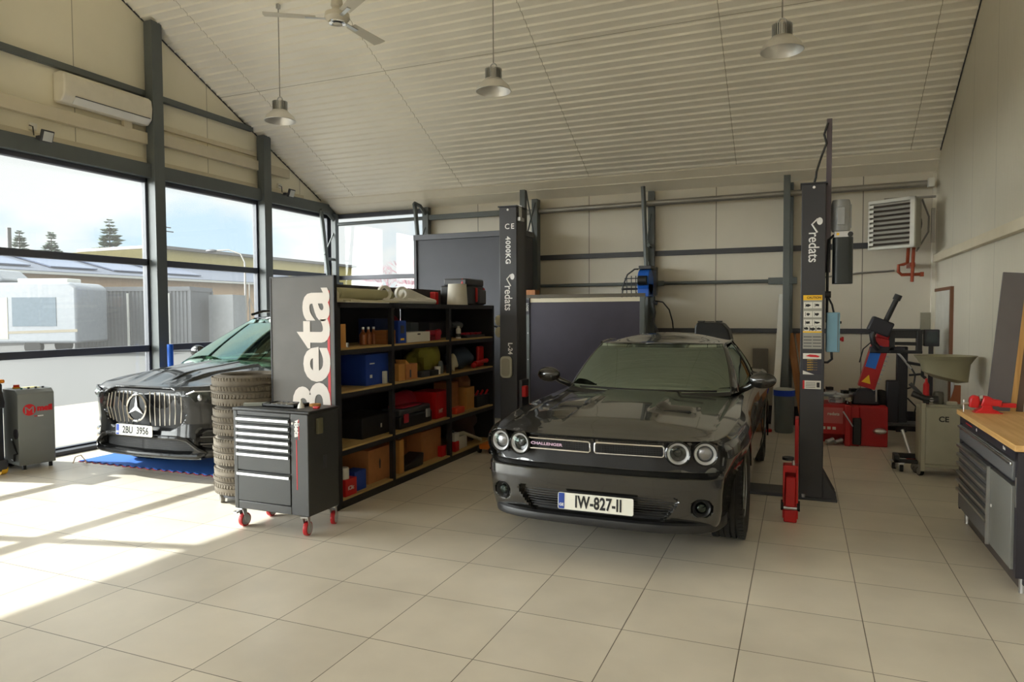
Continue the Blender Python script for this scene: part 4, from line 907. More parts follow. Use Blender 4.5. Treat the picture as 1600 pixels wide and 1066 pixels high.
# ---------------------------------------------------------------- charcoal enclosures and screens at the back
en = thing('enclosure', 'tall charcoal panelled enclosure behind the black shelving', 'enclosure', (-5.0, 10.40, 0)); m_nav = mat('charcoal_panel', srgb(66, 67, 76), .5, var=.03)
MB().box(-.94, .95, -.24, .25, .02, 2.92).build('panel_body', m_nav, en); MB().box(-.98, .98, -.28, .26, 2.92, 3.01).build('top_rail', mat('rail_grey', srgb(88, 90, 98), .45), en, bev=.006)
for x in (-.95, .95): MB().box(x-.025, x+.025, -.27, -.22, 0, 2.92).build('corner_post', m_dark, en, bev=.004)
sc = thing('screen', 'dark purple-grey screen on a metal frame behind the coupe', 'screen', (-2.93, 9.80, 0))
MB().box(-.84, .83, -.012, .0, .12, 1.86).build('fabric', mat('purple_grey_sheet', srgb(62, 58, 72), .6, var=.05), sc); MB().box(-.90, .90, -.02, .03, 1.925, 1.975).build('top_rail', wood('dark_timber', srgb(78, 70, 56), srgb(96, 86, 70), axis='X'), sc)
MB().box(-.84, .86, -.008, .0, 1.86, 1.92).build('rear_strip', m_trim, sc)
for x, m in ((-.875, m_steel), (.865, m_steel)):
    p = MB().box(x-.035, x+.035, -.03, .03, 0, 1.925).build('post', m, sc, bev=.004)
    for z in (.6, 1.0, 1.4): MB().cyl((x+.01, -.036, z), (x+.01, -.03, z), .008, n=10).build('screw', m_zinc, p)
MB().box(-.905, -.845, -.034, -.031, 1.68, 1.90).build('label', m_base, sc); text('label_lettering', 'LOGIS', .045, m_stk, sc, FDOWN(-.875, -.0352, 1.79), bold=.001)
b = MB(); b.box(-.915, -.885, -.4, .3, 0, .05); b.box(.85, .88, -.4, .3, 0, .05); b.build('feet', m_dark, sc)
tag(MB().box(-3.98, -3.80, 10.1, 10.3, 1.88, 2.06).build('timber_block', wood('orange_timber', srgb(150, 92, 40), srgb(170, 108, 52), axis='Z'), bev=.004), 'orange-brown timber offcut on the rack behind the purple-grey screen', 'timber')
rk = thing('rack', 'low dark rack hidden behind the purple-grey screen', 'rack', (-3.0, 10.3, 0)); MB().box(-.99, .2, -.25, .3, 1.84, 1.88).build('shelf', m_dark, rk)
for x in (-.95, .16): MB().box(x-.025, x+.025, -.22, .28, 0, 1.84).build('leg_frame', m_dark, rk)
hr = thing('hose_reel', 'blue air hose reel with a black grid guard on the wall column', 'hose reel', (-2.26, 10.62, 2.16)); bl = mat('reel_blue', srgb(24, 92, 190), .45)
b = MB(); b.cyl((-.02, 0, 0), (.15, 0, 0), .20, n=32); b.box(-.02, .15, -.17, .17, -.22, -.02); b.build('drum_case', bl, hr, bev=.01); MB().cyl((.0, -.21, .02), (.13, -.21, .02), .075, n=20).build('inner_drum', m_black, hr); MB().box(-.02, .17, -.1, .4, .2, .25).build('bracket', m_dark, hr, bev=.006); MB().box(.12, .17, .3, .45, -.2, .25).build('wall_plate', m_dark, hr)
b = MB(); P = [(-.28, -.30), (-.26, -.05), (-.19, .12), (-.08, .2), (-.02, .2)]; b.tube([(x, -.1, z) for x, z in P], .013, 6)
for z in (-.26, -.18, -.02, .06): b.tube([(-.27+max(0, z)*.6, -.1, z), (-.02, -.1, z)], .008, 6)
b.tube([(-.28, -.1, -.10), (-.02, -.1, -.10)], .016, 6); b.tube([(-.28, -.1, -.30), (-.02, -.1, -.30)], .016, 6)
for x in (-.2, -.13, -.06): b.tube([(x, -.1, -.30), (x, -.1, .1)], .008, 6)
b.build('guard_grid', m_black, hr)
b = MB(); b.tube([(-.05, -.12, -.15), (-.06, -.13, -.4), (-.09, -.13, -.5)], .010, 8); b.build('hose', m_black, hr); b = MB(); b.cyl((-.09, -.13, -.5), (-.115, -.13, -.60), .014, .018, n=10); b.build('coupling', m_zinc, hr)
b = MB(); b.tube([(.16, .3, -.28), (.28, .28, -.30), (.38, .27, -.42), (.43, .27, -.60), (.445, .27, -.74)], .011, 8); tag(b.build('cable', m_black, loc=(-2.26, 10.62, 2.16)), 'black cable end drooping off the wall column right of the hose reel', 'cable')
b = MB(); b.tube([(-2.15, 10.98, 1.86), (-2.12, 10.96, 1.7), (-2.14, 10.95, 1.55), (-2.08, 10.94, 1.42), (-2.05, 10.94, 1.2)], .022, 8); b.tube([(-2.15, 10.98, 1.86), (-2.08, 10.98, 1.84)], .03, 8); tag(b.build('flue_hose', m_dark), 'dark hose bundle hanging down the wall column below the hose reel', 'hose')
wb = thing('wheel_balancer', 'black rounded hood of a machine showing above the coupe roof', 'machine', (-1.09, 9.90, 0)); P = [(-.25, 1.12), (.23, 1.12), (.24, 1.30), (.20, 1.46), (.12, 1.55), (-.02, 1.56), (-.21, 1.56), (-.24, 1.50)]
MB().prism(P, -.2, .2, 'y').build('hood', m_black, wb, bev=.02); b = MB(); b.box(-.12, .0, -.03, .03, 1.565, 1.575); b.box(-.22, -.13, -.06, .06, 1.56, 1.58); b.box(.02, .10, -.06, .06, 1.56, 1.58); b.build('hood_grip', m_black, wb, bev=.005); MB().box(-.25, .25, -.25, .25, 0, 1.1).build('stand', m_dark, wb, bev=.02)
# leaning things by the right-hand column
def lean(bm, name, m, label, cat, loc, rx, ry=0., bev=.004):
    o = bm.build(name, m, bev=bev); o.location = loc; o.rotation_euler = (rx, ry, 0); return tag(o, label, cat)
lean(MB().box(-.045, .045, -.02, .02, 0, 1.99), 'metal_profile', mat('bright_profile', srgb(226, 224, 218), .4, .2), 'silver metal profile leaning on the back wall left of the lift', 'profile', (-.335, 10.62, .0), -.18, .045)
lean(MB().box(-.05, .05, -.015, .015, 0, 1.5), 'grey_plank', m_steel, 'grey plank leaning beside the silver profile', 'plank', (-.25, 10.68, .0), -.2, .05)
lean(MB().box(-.11, .11, -.012, .012, 0, 1.16), 'grey_board', mat('grey_board', srgb(112, 106, 98), .6), 'flat grey board leaning against the back wall behind the coupe tail', 'board', (-.55, 10.92, .0), -.14)
ot = wood('orange_plank', srgb(150, 92, 34), srgb(176, 112, 48), axis='Z')
lean(MB().box(-.05, .05, -.02, .02, 0, 1.42), 'wooden_plank', ot, 'orange-brown wooden plank leaning behind the right lift column, the left one', 'plank', (.08, 10.75, 0), -.18, -.16); lean(MB().box(-.05, .05, -.02, .02, 0, 1.42), 'wooden_plank', ot, 'orange-brown wooden plank leaning behind the right lift column, the right one', 'plank', (.17, 10.70, 0), -.18, -.13)
bn = thing('waste_bin', 'grey waste bin with a blue bag rim in front of the back wall', 'bin', (-.20, 10.48, 0)); MB().lathe([(0, 0), (.115, 0), (.125, .02), (.138, .60), (.13, .60), (.12, .03), (0, .03)], 32).build('bin_body', mat('bin_grey', srgb(104, 114, 116), .5), bn); MB().lathe([(.139, .52), (.142, .52), (.143, .60), (.139, .60)], 32, closed=True).build('blue_rim', mat('bag_blue', srgb(30, 70, 190), .5), bn); MB().lathe([(0, .625), (.11, .625), (.14, .61), (.142, .60), (.0, .60)], 32).build('lid', mat('bin_lid', srgb(176, 176, 166), .5), bn)
bs = thing('floor_pole', 'black pole on a red round foot beside the bin', 'pole', (-.43, 10.45, 0)); MB().cyl((0, 0, 0), (0, 0, .035), .075, n=24).build('foot', m_red, bs, bev=.006); MB().cyl((0, 0, .035), (.0, 0, .30), .016, n=12).build('pole', m_black, bs)
# ---------------------------------------------------------------- tyre changer
tg = thing('tyre_changer', 'red tyre changer with a leaning red arm and black column near the back wall', 'tyre changer', (.60, 9.95, 0))
m_rd = mat('machine_red', srgb(176, 22, 28), .42, var=.05); m_navy = mat('machine_black', srgb(34, 33, 42), .45)
b = MB(); b.box(-.36, .0, -.28, .25, .14, .52); b.box(-.07, .0, -.30, .25, .0, .52); b.box(.0, .10, -.26, .25, .0, .50); b.box(.10, .42, -.22, .25, .0, .50); b.box(-.36, -.05, -.05, .25, .0, .14); b.build('base', m_rd, tg, bev=.01)
MB().box(.02, .12, -.29, -.22, .02, .36).build('bead_pad', m_black, tg, bev=.015); MB().box(-.33, -.09, -.284, -.28, .28, .48).build('front_label', mat('pale_red_label', srgb(196, 96, 96), .5), tg)
text('brand_lettering', 'redats', .055, m_stk, tg, FRONT(-.2, -.2855, .40), bold=.001); 
for k in range(3): MB().box(-.33+.06*k, -.29+.06*k, -.284, -.28, .20, .235).build('pictogram', m_stk, tg)
MB().tube([(-.09, -.30, .44), (.02, -.34, .26)], .009, 6).build('lever', m_zinc, tg)
for k in range(2): MB().cyl((-.28+.1*k, -.33, .05), (-.2+.1*k, -.27, .07), .025, .03, n=12).build('pedal', m_zinc, tg)
b = MB(); b.cyl((-.15, .02, .52), (-.15, .02, .58), .10, n=24); b.cyl((-.15, .02, .60), (-.15, .02, .63), .19, n=32); 
for k in range(4): M = Matrix.Translation((-.15, .02, .63)) @ Matrix.Rotation(PI/2*k+.4, 4, 'Z'); b.box(.05, .25, -.03, .03, 0, .025, M)
b.build('turntable', m_alu, tg)
for k in range(4): M = Matrix.Translation((-.15, .02, .655)) @ Matrix.Rotation(PI/2*k+.4, 4, 'Z'); MB().box(.17, .25, -.035, .035, 0, .04, M).build('jaw', m_black, tg)
b = MB(); [b.tube([(-.24+.07*k, -.10, .52), (-.24+.07*k, -.10, .60)], .006, 5) for k in range(4)]; b.tube([(-.26, -.10, .56), (.02, -.10, .56)], .006, 5); b.build('wire_guard', m_zinc, tg)
MB().prism([(.02, .50), (.35, .50), (.33, .62), (.25, .70), (.10, .70), (.04, .62)], -.05, .2, 'y').build('cylinder_cover', m_navy, tg, bev=.02)
MB().cyl((.36, .05, .56), (.36, .12, .56), .13, n=28).build('side_wheel', m_rubber, tg)
# leaning arm
M = Matrix.Translation((.19, .05, .72)) @ Matrix.Rotation(.27, 4, 'Y')
MB().box(-.10, .10, -.08, .08, 0, .66, M).build('arm', m_rd, tg, bev=.008); MB().box(-.09, .03, -.084, -.08, .26, .56, M).build('blue_label', mat('blue_label', srgb(30, 110, 210), .5), tg)
MB().add([M @ Vector(q) for q in ((-.08, -.082, .06), (.03, -.082, .06), (-.02, -.082, .17))], [(0,1,2)]).build('warning_triangle', m_yellow, tg)
b = MB(); [b.box(.10, .135, -.05, .05, .08+.06*k, .10+.06*k, M) for k in range(8)]; b.build('hose_comb', m_zinc, tg)
MB().box(-.07, .07, -.07, .07, .66, .86, M).build('upper_arm', m_rd, tg, bev=.01)
M2 = Matrix.Translation((.375, -.02, 1.57)) @ Matrix.Rotation(.40, 4, 'Y')
MB().box(-.14, .12, -.10, .10, -.17, .02, M2).build('head_block', m_navy, tg, bev=.02); b = MB(); b.cyl(M2 @ Vector((.02, 0, .02)), M2 @ Vector((.02, 0, .33)), .032, n=14); b.cyl(M2 @ Vector((.02, 0, .30)), M2 @ Vector((.02, 0, .37)), .045, n=14); b.build('locking_rod', m_black, tg)
b = MB(); b.tube([(.30, -.08, 1.50), (.24, -.08, 1.40), (.255, -.08, 1.30), (.32, -.06, 1.22)], .035, 8); b.build('mount_head', m_black, tg); b = MB(); b.tube([(.32, -.1, 1.27), (.22, -.1, 1.30), (.14, -.1, 1.22), (.10, -.1, 1.05)], .008, 6); b.build('air_hose', m_black, tg)
MB().box(.22, .62, -.06, .04, 1.17, 1.25).build('cross_bracket', m_navy, tg, bev=.01)
MB().cyl((.30, -.05, .55), (.30, -.05, .70), .012, n=10).build('pin', m_alu, tg)
# assist column and horizontal arm at the right
MB().box(.54, .66, .05, .17, .16, 1.25).build('assist_column', m_navy, tg, bev=.008); MB().box(.42, .56, -.02, .12, .28, .82).build('column_cover', m_navy, tg, bev=.015)
b = MB(); b.box(.44, .76, -.05, .05, 1.27, 1.31); b.box(.44, .80, -.08, -.04, 1.17, 1.21); b.box(.44, .80, -.05, .06, 1.36, 1.46); b.box(.44, .50, -.06, .06, 1.17, 1.46); b.box(.74, .80, -.06, .06, 1.17, 1.46); b.build('assist_arm', m_black, tg, bev=.006)
b = MB(); b.tube([(.50, -.03, 1.22), (.58, -.06, 1.12), (.68, -.08, .98)], .014, 8); b.build('support_bar', m_zinc, tg); b = MB(); b.tube([(.62, -.06, 1.06), (.80, -.1, 1.03), (.80, -.1, .90), (.82, -.16, .88)], .02, 8); b.tube([(.66, -.06, .90), (.8, -.1, .92)], .014, 8); b.build('hook_arm', m_black, tg)
b = MB(); b.tube([(.66, .05, 1.05), (.74, .03, .90), (.72, .0, .75), (.66, .05, .72)], .011, 6); b.tube([(.66, .05, .6), (.75, .0, .5), (.72, .0, .36), (.66, .05, .34)], .009, 6); b.build('air_line', m_black, tg)
b = MB(); b.box(.40, .80, -.1, .2, .26, .29); b.build('tool_shelf', m_dark, tg, bev=.004); MB().sphere((.33, -.22, .20), .08, 14, 8, (1, .7, .5)).build('lubricant_dish', m_alu, tg)
ds = thing('display_unit', 'small dark display unit with a framed square screen on the tyre changer arm', 'display', (1.50, 9.98, 0)); 
b = MB(); b.box(-.08, .09, -.05, .05, 1.26, 1.47); b.build('case', m_navy, ds, bev=.01); MB().box(-.055, .065, -.054, -.05, 1.30, 1.44).build('screen', mat('screen_grey', srgb(52, 60, 62), .25), ds); MB().box(-.02, .03, -.02, .02, 0, 1.26).build('stem', m_navy, ds)
# ---------------------------------------------------------------- waste oil drainer
dn = thing('oil_drainer', 'beige-grey waste oil drainer with a wide basin and CE mark, left of the workbench', 'oil drainer', (1.35, 8.30, 0)); m_be = mat('drainer_beige', srgb(172, 168, 148), .5, var=.05)
tk = MB(); r = rrect(.42, .36, .08, 6); tk.prism(r, .13, .72, 'z'); tk.build('tank', m_be, dn, bev=.02, seg=3); text('ce_mark', 'CE', .075, m_ink, dn, FRONT(.0, -.182, .60), bold=.002)
b = MB(); b.prism(rrect(.34, .28, .06), .72, .745, 'z'); b.build('tank_lid', m_be, dn, bev=.006)
b = MB(); b.box(-.20, -.16, -.19, -.15, .06, .76); b.box(.17, .21, -.19, -.15, .06, .76); b.box(-.20, .21, -.17, .17, .10, .13); b.build('frame', m_be, dn, bev=.004)
MB().cyl((.10, .0, .74), (.10, .0, 1.08), .016, n=12).build('riser', m_zinc, dn)
bz = MB(); k = 40; PR = [(.02, .985), (.12, .975), (.205, 1.01), (.222, 1.15), (.25, 1.195), (.27, 1.235), (.285, 1.24), (.275, 1.228), (.245, 1.19), (.20, 1.16), (.185, 1.04), (.1, 1.0), (.0, .995)]
bz.lathe(PR, k); bz.v = [(x+.03, y*.9, z - (.0 if z > 1.14 else .05*(x-.05)/.2)) for x, y, z in bz.v]; bz.build('basin', mat('basin_olive', srgb(136, 130, 104), .55, var=.06), dn)
for x, y, r_ in ((-.18, -.14, .05), (.19, -.1, .085), (-.18, .14, .05), (.19, .14, .085)):
    if r_ > .06:
        MB().lathe([(.055, -.02), (.08, -.022), (.085, 0), (.08, .022), (.055, .02)], 28, Matrix.Translation((x+.05, y, r_)) @ Matrix.Rotation(PI/2, 4, 'Y'), closed=True).build('wheel_tyre', m_rubber, dn)
        b = MB(); [b.box(0, .058, -.01, .01, -.015, .015, Matrix.Translation((x+.05, y, r_)) @ Matrix.Rotation(PI/2, 4, 'Y') @ Matrix.Rotation(2*PI*k/6, 4, 'Z')) for k in range(6)]; b.build('wheel_spokes', m_zinc, dn)
    else: castor(dn, x, y, .045, .11, m_rubber, m_zinc, m_zinc, .4)
tag(MB().tube([(.0, 0, 0), (0, 0, .20)], [.03, .028], 14).lathe([(0, .2), (.028, .2), (.012, .23), (.012, .26), (0, .262)], 14).build('red_bottle', m_red, loc=(1.20, 8.19, .746)), 'red plastic bottle standing on the oil drainer', 'bottle')
tag(MB().lathe([(0, 0), (.045, 0), (.048, .01), (.048, .10), (.04, .125), (.0, .13)], 20).build('oil_filter', mat('filter_grey', srgb(96, 94, 84), .5), loc=(1.315, 8.22, .746)), 'grey oil filter can beside the red bottle on the drainer', 'oil filter')
gp = thing('hand_pump', 'black pistol-grip pump lying on the left end of the oil drainer', 'pump', (1.24, 8.18, .752)); b = MB(); b.tube([(-.17, -.02, .10), (-.05, -.03, .05), (.06, -.03, .05)], .032, 10); b.build('barrel', m_black, gp); b = MB(); b.tube([(-.09, -.02, .09), (-.19, -.02, .20)], .02, 8); b.build('grip', m_dark, gp); MB().box(-.07, -.02, -.06, .0, .0, .03).build('valve_body', m_black, gp, bev=.008); MB().cyl((.0, -.06, .045), (.0, -.05, .045), .02).build('dial', m_zinc, gp)
tag(MB().prism([(-.05, 0), (.05, 0), (.05, .19), (.0, .19)], -.02, .02, 'y').build('leather_wedge', mat('tan_leather', srgb(150, 84, 52), .6), loc=(1.47, 8.30, .746)), 'tan brown wedge-shaped piece standing under the drainer basin', 'wedge')
tag(MB().box(-.05, .05, -.03, .03, 0, .035).build('gauge_block', m_be, loc=(1.42, 8.17, .746), bev=.006), 'small beige block on the front edge of the oil drainer lid', 'block')
cp = thing('creeper_dolly', 'small black dolly frame with castors in front of the tyre changer', 'dolly', (1.03, 8.42, 0)); b = MB(); b.box(-.10, .16, -.03, .03, .13, .18); b.box(-.10, .16, -.16, -.10, .10, .14); b.box(-.10, -.05, -.16, .03, .10, .18); b.build('frame', m_black, cp, bev=.008)
for x, y in ((-.03, -.13), (-.09, .0), (.13, .0), (.13, -.13)): castor(cp, x, y, .035, .105, m_rubber, m_zinc, m_zinc, x*5)
js = thing('jack_handle', 'pale grey handle leaning from the tyre changer down to a white cup', 'handle', (1.17, 8.9, 0)); MB().cyl((-.08, .12, .34), (.0, .0, .05), .018, n=12).build('tube', m_alu, js); MB().cyl((0, 0, 0), (0, 0, .08), .05, n=20).build('cup', m_white, js); MB().cyl((0, 0, .03), (0, 0, .045), .052, n=20).build('red_band', m_red, js)

# ---------------------------------------------------------------- workbench along the right wall
wbn = thing('workbench', 'workbench with graphite drawers and a light wooden top along the right wall', 'workbench', (1.20, 4.92, 0)); m_wt = wood('beech_top', srgb(196, 152, 92), srgb(214, 174, 116), 3, .5, 'Y'); m_cb = mat('bench_black', srgb(40, 38, 46), .45); m_dg = mat('bench_grey', srgb(98, 98, 100), .45, var=.03)
D, Lb = .50, 1.62
b = MB(); b.box(.0, .04, 0, .05, .1, .855); b.box(.0, .04, Lb-.03, Lb, .1, .855); b.box(.04, D, 0, .03, .06, .855); b.box(.04, D, Lb-.03, Lb, .06, .855); b.box(.02, D, .03, Lb-.03, .1, .855); b.box(.0, .04, .03, Lb-.03, .80, .855); b.build('carcass', m_cb, wbn)
MB().box(.05, D, .05, Lb-.06, .0, .12).build('plinth', mat('bench_plinth', srgb(70, 62, 58), .5), wbn); MB().box(-.02, D+.01, -.015, Lb+.03, .862, .90).build('worktop', m_wt, wbn, bev=.004)
dr = MB().box(-.012, .02, .06, Lb-.05, .675, .79).build('drawer', m_dg, wbn, bev=.004); MB().box(-.026, -.012, .06, Lb-.05, .765, .785).build('handle_strip', m_alu, dr, bev=.004)
for i, (z0, z1) in enumerate(((.575, .64), (.505, .568), (.435, .498), (.365, .428), (.295, .358), (.13, .288))):
    dr = MB().box(-.012, .02, .62, Lb-.05, z0, z1).build('drawer', m_dg, wbn, bev=.003); MB().prism([(-.012, z1-.002), (-.032, z1-.006), (-.032, z1-.024), (-.012, z1-.02)], .62, Lb-.05, 'y').build('handle_strip', m_alu, dr)
dr = MB().box(-.012, .02, .07, .585, .13, .64).build('door', mat('bench_door', srgb(116, 116, 112), .45, var=.03), wbn, bev=.003); MB().cyl((-.018, .53, .40), (-.012, .53, .40), .01, n=14).build('lock', m_letter, dr); MB().box(-.03, -.010, .588, .606, .12, .65).build('pull_profile', m_alu, dr)
MB().cyl((-.002, 1.05, .825), (.0, 1.05, .825), .012, n=14, ).build('lock', m_letter, wbn); MB().box(-.003, .0, .02, .04, .52, .70).build('hinge_plate', m_alu, wbn)
text('brand_lettering', 'Beta', .03, m_stk, wbn, face_M((-.002, .30, .828), (0, -1, 0), (0, 0, 1)), bold=.001); MB().box(-.002, .0, 1.2, 1.40, .82, .828).build('red_line', m_redl, wbn)
for x, y in ((.05, .05), (.05, Lb-.08), (D-.05, .05), (D-.05, Lb-.08)): MB().cyl((x, y, 0), (x, y, .1), .02, n=12).build('foot', m_zinc, wbn)
vs = thing('bench_vice', 'red bench vice bolted to the far end of the workbench', 'vice', (1.34, 6.42, .90)); vs.scale = (.68, .68, .68); b = MB(); b.prism([(-.10, 0), (.14, 0), (.12, .03), (.07, .045), (.06, .09), (-.03, .09), (-.05, .045), (-.09, .03)], -.07, .07, 'y'); b.build('base', m_red, vs, bev=.01)
MB().prism([(-.05, .08), (.16, .08), (.16, .15), (.08, .16), (.04, .19), (-.02, .195), (-.03, .14)], -.05, .05, 'y').build('body', m_red, vs, bev=.012); MB().prism([(-.16, .06), (-.07, .05), (-.05, .12), (-.06, .19), (-.11, .20), (-.15, .17)], -.05, .05, 'y').build('front_jaw', m_red, vs, bev=.016); MB().box(.14, .30, -.03, .03, .07, .12).build('slide_bar', m_red, vs, bev=.006)
MB().box(-.06, -.03, -.05, .05, .165, .20).build('jaw_plates', m_zinc, vs); b = MB(); b.cyl((-.22, 0, .10), (-.15, 0, .10), .016, n=12); b.cyl((-.205, 0, -.05), (-.205, 0, .13), .007, n=10); b.sphere((-.205, 0, -.05), .011, 10, 6); b.sphere((-.205, 0, .135), .011, 10, 6); b.build('spindle_handle', m_alu, vs); MB().box(-.11, .16, -.08, .08, -.004+.004, .008).build('mounting_plate', m_red, vs)
bo = thing('leaning_board', 'tall grey board with a wooden edge leaning on the right wall behind the bench', 'board', (1.36, 6.80, 0)); M = Matrix.Rotation(.085, 4, 'Y')
MB().box(0, .16, 0, .03, 0, 2.02, M).build('grey_face', mat('board_grey', srgb(92, 86, 86), .6, var=.05), bo); MB().box(.161, .20, .0, .03, 0, 2.02, M).build('wooden_edge', wood('pine_edge', srgb(168, 124, 66), srgb(196, 152, 92), axis='Z'), bo); MB().box(.201, .25, .005, .04, 0, 1.98, M).build('brown_face', mat('board_brown', srgb(92, 70, 56), .6), bo)

# ---------------------------------------------------------------- unit heater, pipes and small wall fittings
ht = thing('unit_heater', 'white-framed unit heater with dark louvres high in the back right corner', 'heater', (1.13, 10.55, 2.86)); Mh = Matrix.Rotation(-.55, 4, 'Z')
b = MB(); w_, h_ = .30, .33; b.box(-w_, w_, -.07, -.03, h_-.045, h_, Mh); b.box(-w_, w_, -.07, -.03, -h_, -h_+.035, Mh); b.box(w_-.06, w_, -.07, -.03, -h_, h_, Mh); b.box(-w_, -w_+.02, -.07, -.03, -h_, h_, Mh); b.build('front_frame', mat('heater_white', srgb(206, 204, 196), .5), ht, bev=.004)
MB().box(-w_+.01, w_-.01, -.03, .16, -h_+.01, h_-.01, Mh).build('casing', mat('heater_case', srgb(150, 146, 134), .5), ht, bev=.02)
for k in range(9): z = h_-.085-.063*k; MB().prism([(-.075, z-.014), (-.045, z+.012), (-.042, z+.008), (-.072, z-.018)], -w_+.02, w_-.06, 'x', Mh).build('louvre', mat('louvre_bronze', srgb(92, 84, 78), .4, .3), ht)
for k in range(9): MB().box(-w_+.02, -w_+.075, -.08, -.074, h_-.10-.063*k, h_-.065-.063*k, Mh).build('louvre_clip', m_stk, ht)
b = MB(); b.lathe([(0, 0), (.25, 0), (.25, .10), (.2, .12), (0, .12)], 32, Mh @ Matrix.Translation((0, .16, 0)) @ Matrix.Rotation(-PI/2, 4, 'X')); b.build('fan_shroud', m_dark, ht); b = MB(); b.tube([(.35, .15, .33), (.44, .2, .1), (.44, .22, -.1), (.3, .2, -.36)], .012, 8); b.box(.46, .50, .1, .16, -.25, .2); b.box(-.1, .5, .08, .14, .34, .36); b.build('bracket', m_galv, ht)
m_cu = mat('copper_red_pipe', srgb(158, 72, 44), .45, .3)
b = MB(); b.tube([(1.34, 10.75, 2.60), (1.34, 10.85, 2.36), (1.30, 10.9, 2.34), (1.24, 10.9, 2.33), (1.24, 10.9, 2.24), (1.28, 10.9, 2.20), (1.52, 10.9, 2.20)], .022, 8); b.tube([(1.40, 10.75, 2.60), (1.40, 10.86, 2.10)], .022, 8); b.box(1.37, 1.43, 10.82, 11.19, 2.3, 2.36); b.box(1.50, 1.54, 10.86, 10.94, 2.17, 2.23); tag(b.build('copper_pipes', m_cu), 'reddish copper pipes with valves below the unit heater', 'pipes')
tag(MB().tube([(.30, 11.16, 2.20), (.8, 11.16, 2.25), (1.22, 11.16, 2.27)], .014, 8).build('conduit', m_galv), 'thin grey conduit on the back wall below the heater', 'conduit'); tag(MB().box(1.58, 1.66, 10.9, 11.0, 3.38, 3.50).build('junction_box', m_white, bev=.006), 'small white box at the top right corner of the back wall', 'box'); tag(MB().box(1.55, 1.67, 11.14, 11.2, 1.44, 1.68).build('switch_box', mat('switch_grey', srgb(150, 146, 130), .5), bev=.006), 'grey switch box on the back wall in the right corner', 'switch box')
tag(MB().box(1.60, 1.66, 11.15, 11.2, 1.30, 1.42).build('wall_socket', m_white, bev=.006), 'small white socket below the grey switch box in the corner', 'socket')
ac = thing('air_conditioner', 'white split air conditioner on the window wall', 'air conditioner', (XL+.012, 6.40, 4.30)); b = MB(); b.prism([(.0, .0), (.0, .36), (.14, .37), (.20, .33), (.215, .22), (.20, .07), (.13, .0)], -.62, .62, 'y', Matrix.Identity(4)); b.build('body', mat('aircon_white', srgb(222, 216, 200), .45), ac, bev=.02, seg=3); MB().box(.195, .212, -.48, .58, .075, .085).build('flap_gap', m_dark, ac); MB().prism([(.14, .005), (.206, .07), (.21, .075), (.15, .0)], -.48, .58, 'y').build('flap', m_white, ac); MB().box(.02, .08, .28, .40, -.09, .0).build('pipe_cover', m_trim, ac)
for k, (y, lb) in enumerate(((5.50, 'small floodlight on the head beam over the left window pane'), (9.72, 'small floodlight on the head beam near the window corner'))):
    fl = thing('floodlight', lb, 'floodlight', (XL+.14, y, 3.79), 0); b = MB(); b.box(.02, .06, -.07, .07, -.03, .11, Matrix.Translation((.10, 0, -.02)) @ Matrix.Rotation(.35, 4, 'Y')); b.build('housing', m_dark, fl, bev=.006); MB().box(.062, .066, -.055, .055, -.015, .095, Matrix.Translation((.10, 0, -.02)) @ Matrix.Rotation(.35, 4, 'Y')).build('lens', mat('flood_lens', srgb(196, 198, 196), .3), fl); MB().tube([(-.0, -.05, .02), (.0, -.06, .12), (-.06, -.06, .14)], .007, 6).build('cable', m_black, fl); MB().box(.0, .06, -.03, .03, -.02, .02).build('bracket', m_dark, fl)
    tag(MB().box(XL, XL+.04, y-.02, y+.06, 3.90, 3.98).build('junction_box', m_white, bev=.004), 'small white junction box on the gable above the ' + ('left' if k == 0 else 'corner') + ' floodlight', 'box')

# ---------------------------------------------------------------- ceiling fan and high-bay lamps
fn = thing('ceiling_fan', 'off-white three-blade ceiling fan hanging at the top of the hall', 'fan', (-4.16, 5.66, 4.55)); m_fan = mat('fan_white', srgb(206, 200, 186), .4, var=.03); zt = ceil_z(5.66) - 4.55 - .01
MB().cyl((0, 0, .12), (0, 0, zt), .014, n=12).build('down_rod', m_fan, fn); MB().lathe([(0, -.05), (.05, -.05), (.09, -.035), (.12, .0), (.115, .045), (.06, .06), (.045, .10), (.06, .12), (.05, .20), (0, .20)], 32).build('motor_housing', m_fan, fn)
MB().lathe([(0, zt-.09), (.04, zt-.09), (.07, zt), (0, zt)], 24).build('canopy', m_fan, fn); MB().lathe([(.05, -.052), (.085, -.037), (.08, -.05), (.05, -.056)], 28, closed=True).build('chrome_ring', m_chrome, fn)
for a in (212, 87, -33):
    M = Matrix.Rotation(math.radians(a), 4, 'Z') @ Matrix.Rotation(-.12, 4, 'X')
    bl_ = MB().prism([(.20, -.055), (.68, -.07), (.69, .0), (.68, .07), (.20, .05)], -.003, .003, 'z', M).build('blade', m_fan, fn); MB().box(.09, .30, -.018, .018, -.012, -.003, M).build('blade_arm', m_alu, bl_)
m_refl = mat('spun_aluminium', (.78, .76, .73), .38, .7, var=.04)
LZ = 4.195
